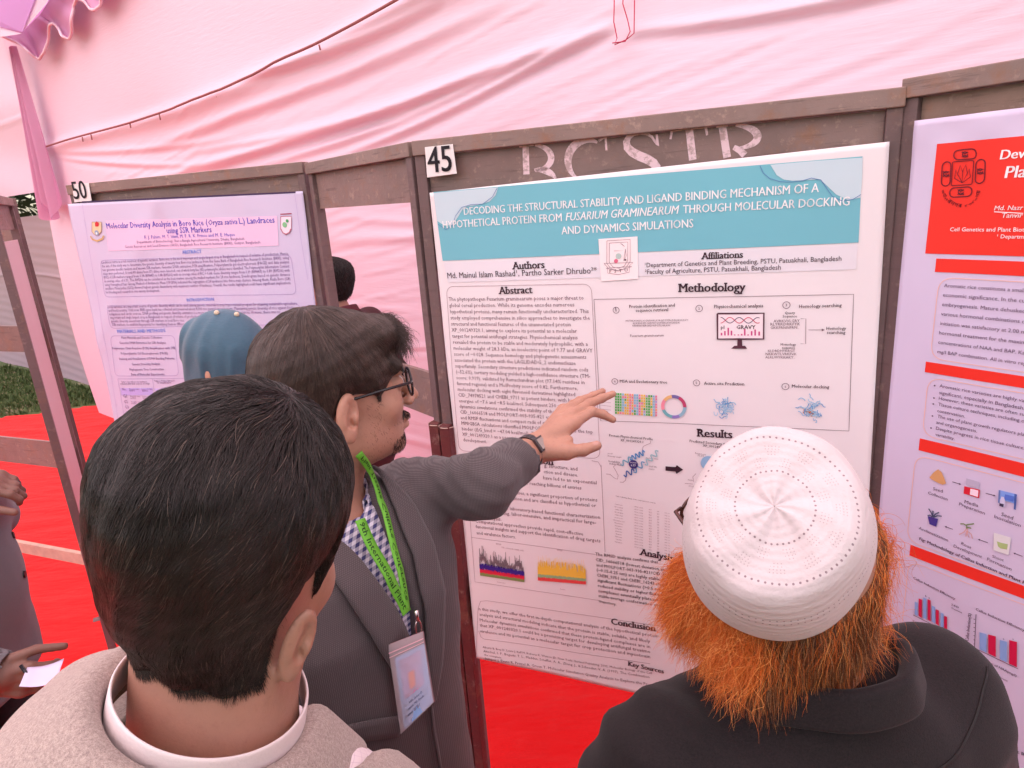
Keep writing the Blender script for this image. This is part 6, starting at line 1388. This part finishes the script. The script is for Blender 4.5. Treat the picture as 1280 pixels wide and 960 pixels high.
# cap: crown disc, rounded edge, side band; own frame along its tilted axis
sk = H3.w(np.array([0, -.018, .028])*S3); crown = at(978, 628, 0.0)
d_ = unit(ray(968, 634)); sk = sk-CM[:, 0]*.010+CM[:, 1]*.002; tt = (sk-CP)@d_; off_ = np.linalg.norm(CP+d_*tt-sk); crown = CP+d_*(tt-math.sqrt(max(.108**2-off_**2, 0)))
axc = unit(crown-sk); vx = unit(np.cross(axc, [0, 1, 0.2])); vy = np.cross(axc, vx)
CR_ = np.array([vx, vy, axc]).T; base_c = crown-axc*.076
def captex():
    m = NT('embroidered_cotton'); v = m.coord(); sp = m.n('SeparateXYZ'); m.l(v, sp.inputs[0]); x, y, z = sp.outputs
    r = m.math('SQRT', m.math('ADD', m.math('MULTIPLY', x, x), m.math('MULTIPLY', y, y))); th = m.math('ARCTAN2', y, x)
    onc = m.math('GREATER_THAN', z, .068)
    def ringdots(rad, n, size, coord=r, gate=onc, k=None):
        a = m.math('MULTIPLY', m.math('SUBTRACT', m.math('FRACT', m.math('MULTIPLY', th, n/(2*PI))), .5), 2*PI*(k or rad)/n); b = m.math('SUBTRACT', coord, rad)
        d = m.math('SQRT', m.math('ADD', m.math('MULTIPLY', a, a), m.math('MULTIPLY', b, b))); return m.math('MULTIPLY', m.math('LESS_THAN', d, size), gate)
    side = m.math('LESS_THAN', z, .064)
    dots = ringdots(.0625, 76, .00095); dots = m.math('MAXIMUM', dots, ringdots(.0310, 44, .0009))
    for zz, n in ((.043, 100), (.0365, 100)): dots = m.math('MAXIMUM', dots, ringdots(zz, n, .0008, z, side, .098))
    fine = ringdots(.012, 110, .00065, z, side, .10)
    for rr, n in ((.0540, 60), (.0515, 60), (.0490, 54), (.0465, 54), (.0432, 48), (.0407, 48), (.0382, 44), (.0357, 44)):
        g = m.math('GREATER_THAN', m.math('SINE', m.math('ADD', m.math('MULTIPLY', th, 12), 0 if rr > .045 else 3.14)), .05+(.0540-rr)*60 if rr > .045 else .05+(rr-.0357)*60)
        fine = m.math('MAXIMUM', fine, m.math('MULTIPLY', ringdots(rr, n*2, .00052), g))
    col = m.mix(m.math('MULTIPLY', fine, .45), (.58, .50, .51), (.28, .20, .21)); col = m.mix(m.math('MULTIPLY', dots, .85), col, (.22, .15, .17)); m.l(col, m.b.inputs['Base Color'])
    # raised stitch pattern
    petal = m.math('SINE', m.math('ADD', m.math('MULTIPLY', th, 24), m.math('MULTIPLY', r, 260))); rings = m.math('SINE', m.math('MULTIPLY', r, 900))
    inner = m.math('MULTIPLY', m.math('LESS_THAN', r, .027), .04); pat = m.mix(inner, m.noise(m.coord((1, 1, 1)), 190, 3), petal)
    nz = m.noise(m.coord((1, 1, 2.2)), 120, 3); zr = m.math('SINE', m.math('MULTIPLY', z, 700))
    h = m.math('ADD', m.math('MULTIPLY', m.mix(onc, nz, pat), .8), m.math('MULTIPLY', m.mix(side, rings, zr), .12)); h = m.math('SUBTRACT', h, m.math('MULTIPLY', m.math('MAXIMUM', dots, fine), .8))
    m.l(m.bump(h, .55, .0022), m.b.inputs['Normal']); m.b.inputs['Roughness'].default_value = .9; m.b.inputs['Sheen Weight'].default_value = .1; m.b.inputs['Specular IOR Level'].default_value = .2
    return m.m
prof = [(.0005, .0785), (.012, .0790), (.03, .0782), (.05, .0775), (.066, .0765), (.0745, .0745), (.0810, .0705), (.0865, .0630), (.0915, .050), (.0965, .036), (.0995, .020), (.1010, .006), (.1012, -.004), (.0985, -.006), (.0975, .006), (.094, .030)]
G = np.zeros((120, len(prof), 3))
for i, a in enumerate(np.linspace(0, 2*PI, 121)[:-1]):
    for j, (r_, z_) in enumerate(prof):
        k = 1+.012*math.sin(2*a+.5)+.006*math.sin(5*a+z_*40)*(1 if r_ > .07 else 0); ov = 1+.05*math.cos(2*(a-.9))
        G[i, j] = (.865*r_*k*ov*math.cos(a), .865*r_*k*ov*math.sin(a), (z_ if z_ > .05 else .05+(z_-.05)*1.22)+(.0012*math.sin(9*a+r_*70)+.0022*math.sin(3*a+1)+.0030*math.sin(a*2+r_*60)*(r_/.08) if r_ > .01 else 0))
G *= 1.
cap = gridmesh('prayer_cap', G, captex(), None, True, 0, True); cap.location = Vector(base_c); cap.rotation_euler = Matrix(CR_.tolist()).to_euler(); setpar(cap, m3.root)
md = cap.modifiers.new('s', 'SUBSURF'); md.levels = 2; md.render_levels = 2
# hair: below the cap rim, fluffed outwards, plus the beard
HB3 = (np.array([-.12, -.08, -.03, .0, .03, .06, .12]), np.array([-.11, -.11, -.06, -.02, -.03, -.04, -.05]))
def hf3(P):
    q = H3.l(P)/S3; d = head_sdf(q, False); d = smin(d-.006, ell(q, (0, -.055, -.050), (.078, .050, .062)), .03)
    d = smin(d, ell(q, (0, .045, -.105), (.050, .045, .050)), .03)
    h = q[:, 2]+.150; capz = (P-base_c)@axc
    face = ell(q, (0, .115, -.005), (.060, .060, .075))
    d = d+.004*wob(q, 50)+.002*wob(q, 130, 1)
    tz = np.interp(q[:, 1], [-.06, -.02, .03, .1], [.2, .0, -.045, -.055])
    return smax(smax(smax(smax(d, q[:, 2]-tz, .01), capz+.004, .008), -face, .01), -h, .01)*.88
hb3 = sdfmesh('hair', hf3, H3.o-.19, H3.o+.17, .0040, M_scalpo, m3.root)
cdir = H3.w([0, -.02, -.02])
def mkdir(out, down, frz, seed):
    def f(P, t):
        q = P-cdir; q = q-np.outer(q@axc, axc)*.3; q[:, 2] *= .3; q /= np.linalg.norm(q, axis=1)[:, None]+1e-9
        low = np.clip(-(P-cdir)[:, 2]/.07, 0, 1)[:, None]; return q*(out*(.35+.85*low)*(1-.55*t))+np.array([0, 0, -1.])*(down*(.5+t))+frz*np.stack([wob(P, 70, seed), wob(P, 75, seed+1), wob(P, 65, seed+2)], 1)+.38*np.stack([wob(P, 30, seed+1), wob(P, 33, seed), wob(P, 28, seed+2)], 1)
    return f
def colh(P): return H3.l(P)/S3
rt = sample(hb3, 70000, lambda c: ((c-base_c)@axc < -.004) & (H3.l(c)[:, 2] > -.16), 12); q = colh(rt)
print('counts', len(rt)); back_ = (q[:, 1] < -.045) & (np.abs(q[:, 0]) < .060); capz = (rt-base_c)@axc
rbk = rt[back_][:16000]; strands('hair_strands', rbk, hf3, mkdir(.25, 1., .26, 0), rng.uniform(.018, .052, len(rbk)), 10, .002, H_orange2, hb3, .00015, lift=1, jit=.13, curl=.16, seed=21)
rbk2 = rt[back_][16000:20000]; strands('hair_strands', rbk2, hf3, mkdir(.32, 1., .3, 1), rng.uniform(.02, .055, len(rbk2)), 10, .002, H_orange, hb3, .00014, lift=1, jit=.26, curl=.3, seed=22)
sd_ = ~back_
rs_ = rt[sd_][:15000]; strands('hair_strands', rs_, hf3, mkdir(.75, .85, .4, 2), rng.uniform(.025, .065, len(rs_)), 10, .002, H_orange, hb3, .00016, lift=1, jit=.32, curl=.5, seed=23)
rf_ = rt[sd_ & (np.abs(q[:, 0]) > .05)][15000:16800]
if len(rf_) < 800: rf_ = rt[sd_][15000:16600]
strands('hair_strands', rf_, hf3, mkdir(1.1, .5, .5, 3), rng.uniform(.03, .07, len(rf_)), 12, .002, H_orange, hb3, .00016, lift=1, jit=.5, curl=.8, seed=24)
rbd = rt[q[:, 1] > .02]; rbd = rbd[:7000]
strands('beard', rbd, hf3, mkdir(.8, .9, .45, 4), rng.uniform(.03, .07, len(rbd)), 10, .002, H_orange, m3.root, .00022, lift=1, jit=.35, curl=.5, seed=25)
eyes(H3, S3, m3.root); M_brf = simple('brown_frame_acetate', (.08, .03, .025), .25); glasses(H3, S3*np.array([.98, .97, 1]), m3.root, M_brf, (.022, .017))
print('old man', time.time())

# ---- woman in the blue headscarf
H4 = XF(at(278, 449, 1.74), comp_R(-72, 0, 0)); S4 = np.array([1., 1., 1.])
m4 = Person('woman in a steel blue headscarf standing before the lilac poster, seen from behind', (H4.o[0]+.03, H4.o[1], 0), -40, 1.60, (H4, S4), wide=.9)
for sx in (-1, 1):
    B = m4.B; w_ = B.w([sx*.20, .16, .92]); e_ = B.w([sx*.25, -.02, 1.05]); m4.arms.append((B.w((sx*.15, -.01, 1.30)), e_, w_, (lambda w_, e_, sx: lambda P: gen_hand(P, w_, unit(w_-e_), B.R@np.array([sx, 0, .3]), B.R@np.array([0, .3, 1.]), .5, .9))(w_, e_, sx)))
m4.body(SK4, .0045); m4.legs(M_trs, M_shoe)
def scarf_f(P):
    q = H4.l(P)/.95; v = (P-H4.o)@CM
    d = smin(smin(ell(q, (0, -.02, .03), (.096, .116, .108)), ell(q, (0, .025, -.04), (.078, .088, .10)), .03), ell(q, (0, -.055, .005), (.082, .075, .085)), .03); d = smin(d, ell(q, (0, .062, .082), (.045, .035, .03)), .025); l = m4.B.l(P)
    d = smin(d, chain(P, [H4.w([0, -.03, -.06]), m4.B.w([0, -.03, 1.34]), m4.B.w([0, -.02, 1.24])], [.078, .10, .15], .03), .05)
    d = smin(d, np.abs(chain(P, [m4.B.w([-.14, -.02, 1.26]), m4.B.w([.14, -.02, 1.26])], [.09, .09], .03))-.001, .04)
    face = ell(q, (0, .130, -.03), (.060, .062, .080)); d = smax(d, -face, .008)
    # folds running from the crown pins down and to the left
    x, y = v[:, 0], v[:, 1]
    for (x0, y0, x1, y1, A, w_) in ((-.01, -.14, -.11, .10, .005, .016), (.03, -.15, -.06, .14, .0045, .013), (.05, -.13, .02, .14, .004, .020), (.07, -.02, .055, .14, .009, .010), (-.06, -.12, -.13, .06, .007, .010), (.0, -.02, -.03, .14, .009, .012)):
        t = np.clip(((x-x0)*(x1-x0)+(y-y0)*(y1-y0))/((x1-x0)**2+(y1-y0)**2), 0, 1); dd = np.hypot(x-x0-t*(x1-x0), y-y0-t*(y1-y0)); d = d-A*np.exp(-(dd/w_)**2)*np.sin(PI*np.clip(t, .08, 1))**.5
    return d+.0012*wob(P, 60)+.0035*wob(P, 24, 1)
M_scarf = NT('blue_scarf'); _n = M_scarf.noise(M_scarf.coord((1, 1, 6), (0, .5, 0)), 90, 3); M_scarf.l(M_scarf.mix(_n, (.032, .085, .13), (.05, .125, .185)), M_scarf.b.inputs['Base Color']); M_scarf.b.inputs['Roughness'].default_value = .7; M_scarf.b.inputs['Sheen Weight'].default_value = .2; M_scarf.l(M_scarf.bump(_n, .4, .002), M_scarf.b.inputs['Normal'])
sdfmesh('headscarf', scarf_f, H4.o-[.24, .24, .46], H4.o+[.24, .24, .18], .0055, M_scarf.m, m4.root)
def ab(P):
    l = m4.B.l(P); d = torso(l, .02, .25, 1.49, 1, m4.k, .95); d = smin(d, chain(l, [(0, 0, .8), (0, 0, .25)], [.17, .26], .05), .08)
    for sh, el, wr, h in m4.arms: d = smin(d, sleeve(P, sh, el, wr, (.065, .056, .045)), .04)
    return smax(d, .12-l[:, 2], .01)+.006*wob(P, 14)
sdfmesh('dress', ab, m4.B.o+[-.42, -.4, .08], m4.B.o+[.42, .42, 1.48], .013, simple('dark_blue_dress', (.03, .07, .11), .8, .2, 30), m4.root)
M_pin = simple('pearl_pin', (.7, .55, .40), .3)
for x, y in ((271, 392), (296, 394)):
    p = march(scarf_f, x, y, .8)
    if p is None: p = at(x, y, 1.78)
    ball('hair_pin', p+np.array([0, 0, .002]), .0065, M_pin, m4.root, 10)

# ---- man far behind, seen between the frames
H5 = XF(at(411, 362, 2.85), comp_R(-55, 0, 0)); S5 = np.array([.98, .98, .98])
m5 = Person('man with short black hair and dark red collar standing behind the open frame', (H5.o[0]+.02, H5.o[1]-.02, 0), -50, 1.68, (H5, S5))
for sx in (-1, 1):
    B = m5.B; w_ = B.w([sx*.25, .06, .84]); e_ = B.w([sx*.27, -.03, 1.10]); m5.arms.append((B.w((sx*.165, -.01, 1.37)), e_, w_, (lambda w_, e_, sx: lambda P: gen_hand(P, w_, unit(w_-e_), B.R@np.array([sx, 0, 0]), B.R@np.array([0, 1, 0.]), .5, 1))(w_, e_, sx)))
m5.body(SK2, .0055); m5.legs(M_trs, M_shoe)
def j5(P):
    l = m5.B.l(P); d = torso(l, .02, .74, 1.48, 1, m5.k)
    for sh, el, wr, h in m5.arms: d = smin(d, sleeve(P, sh, el, wr, (.068, .058, .046)), .04)
    return smax(d, -rc(P, m5.B.w([0, 0, 1.40]), m5.B.w([0, .01, 1.62]), .055, .07), .01)+.004*wob(P, 18)
sdfmesh('jacket', j5, m5.B.o+[-.4, -.35, .7], m5.B.o+[.4, .35, 1.52], .012, simple('maroon_cloth', (.06, .018, .022), .8, .2, 40), m5.root)
collar('jacket_collar', m5.B, (0, -.015, 1.44), .072, .076, .02, .04, .15, simple('dark_red_collar', (.10, .02, .03), .8), m5.root, .5, 2*PI-.5, .03, .006, .03)
hf5 = hairf((H5, S5), .008, .012, .004); hb5 = sdfmesh('hair', hf5, H5.o-.16, H5.o+.17, .0048, M_scalp, m5.root)
r5 = sample(hb5, 5000, lambda c: H5.l(c)[:, 2] > -.2, 31)
strands('hair_strands', r5, hf5, lambda P, t: (P-H5.w([0, 0, .12]))*5+np.array([0, 0, -.4]), .02, 5, .002, H_black, hb5, .0005, jit=.3, seed=32)

# ---- man at the left edge in a grey jacket, holding paper and pen
m6c = at(-108, 640, 1.62); H6 = XF(m6c*np.array([1, 1, 0])+np.array([.0, .0, 1.60]), comp_R(80, 5, 0)); S6 = np.array([.95, .95, .95])
m6 = Person('man in pale grey buttoned jacket at the left edge holding a sheet of paper', (H6.o[0]-.02, H6.o[1], 0), 84, 1.70, (H6, S6), wide=1., bw=1.1)
B6 = m6.B; whA = at(-14, 586, 1.42); whB = at(2, 846, 1.36)
elA = B6.w([.26, .02, 1.08]); elB = B6.w([.27, -.03, 1.06])
shA = B6.w([-.165, 0, 1.38]); elA = B6.w([-.24, .02, 1.10]); shB = B6.w([.165, 0, 1.38])
elB = whB+unit([-1, -.25, .55])*.24
m6.arms.append((shA, elA, whA-unit([.9, .1, .3])*.05, lambda P: gen_hand(P, whA-unit([.9, .1, .3])*.075, unit([.95, .1, -.12]), unit([0, -.5, .9]), unit([.1, -.9, -.2]), .75, .95)))
m6.arms.append((shB, elB, whB, lambda P: gen_hand(P, whB-unit([.9, .2, .0])*.04, unit([.85, .25, -.25]), unit([.1, -.95, .4]), unit([.25, .1, .9]), .8, .95)))
m6.body(SK3, .0045, extra=[(whA-.1, whA+.12), (whB-.1, whB+.12)]); m6.legs(M_trs, M_shoe)
M_gry = wool('pale_grey_suiting', (.150, .135, .145), (.205, .185, .198), 500, .25)
def j6(P):
    l = m6.B.l(P); d = torso(l, .026, .72, 1.48, 1.04, m6.k, 1.05); d = smin(d, ell(l, (0, .045, 1.02), (.155, .130, .22)), .06)
    s_ = None
    for (sh, el, wr, h), r in zip(m6.arms, ((.070, .060, .046), (.074, .064, .050))):
        e = sleeve(P, sh, el, wr, r); s_ = e if s_ is None else np.minimum(s_, e)
    return smin(d, s_, .03)+.0035*wob(P, 17)+.0012*wob(P, 45, 1)
pts = np.array([m6.B.w([x, y, z]) for x in (-.33, .33) for y in (-.25, .27) for z in (.70, 1.5)]+[elB-.1, elB+.1, whB+.05, whA+.05])
sdfmesh('jacket', j6, pts.min(0)-.02, pts.max(0)+.02, .0085, M_gry, m6.root)
for x, y in ((16, 669), (30, 718)):
    p = march(j6, x, y, .8)
    if p is not None:
        _, g = grad(j6, p[None]); g = g[0]; a = unit(np.cross(g, [0, 0, 1])); b = np.cross(g, a); t = np.linspace(0, 2*PI, 21)[:-1]
        mb = MB(); n0 = [p+g*.004+(a*math.cos(q)+b*math.sin(q))*.0095 for q in t]; n1 = [p-g*.001+(a*math.cos(q)+b*math.sin(q))*.0098 for q in t]; mb.v = n0+n1
        mb.f = [tuple(range(20))]+[(i, (i+1) % 20, 20+(i+1) % 20, 20+i) for i in range(20)]; mb.build('button', simple('black_button', (.015, .012, .015), .3), m6.root)
hf6 = hairf((H6, S6), .008, .012, .004); hb6 = sdfmesh('hair', hf6, H6.o-.16, H6.o+.17, .006, M_scalp, m6.root)
pp = [at(34, 834, 1.33), at(80, 823, 1.36), at(70, 852, 1.30), at(24, 858, 1.28)]
t = np.linspace(0, 1, 8); o = gridmesh('paper_sheet', np.array([[pp[0]*(1-u)*(1-v)+pp[1]*u*(1-v)+pp[2]*u*v+pp[3]*(1-u)*v+np.array([0, 0, -.006*math.sin(PI*u)]) for v in t] for u in t]), M_lilac, None, True, .0004)
tag(o, 'folded white paper sheet in the hand of the man at the left edge', 'paper')
o = MB().tube([at(26, 832, 1.325), at(36, 846, 1.315), at(40, 852, 1.31)], [.0035, .0035, .0015], 8).build('pen', simple('black_pen', (.015, .015, .02), .25), None, True); tag(o, 'black pen held over the folded paper at the left edge', 'pen')
print('others', time.time())
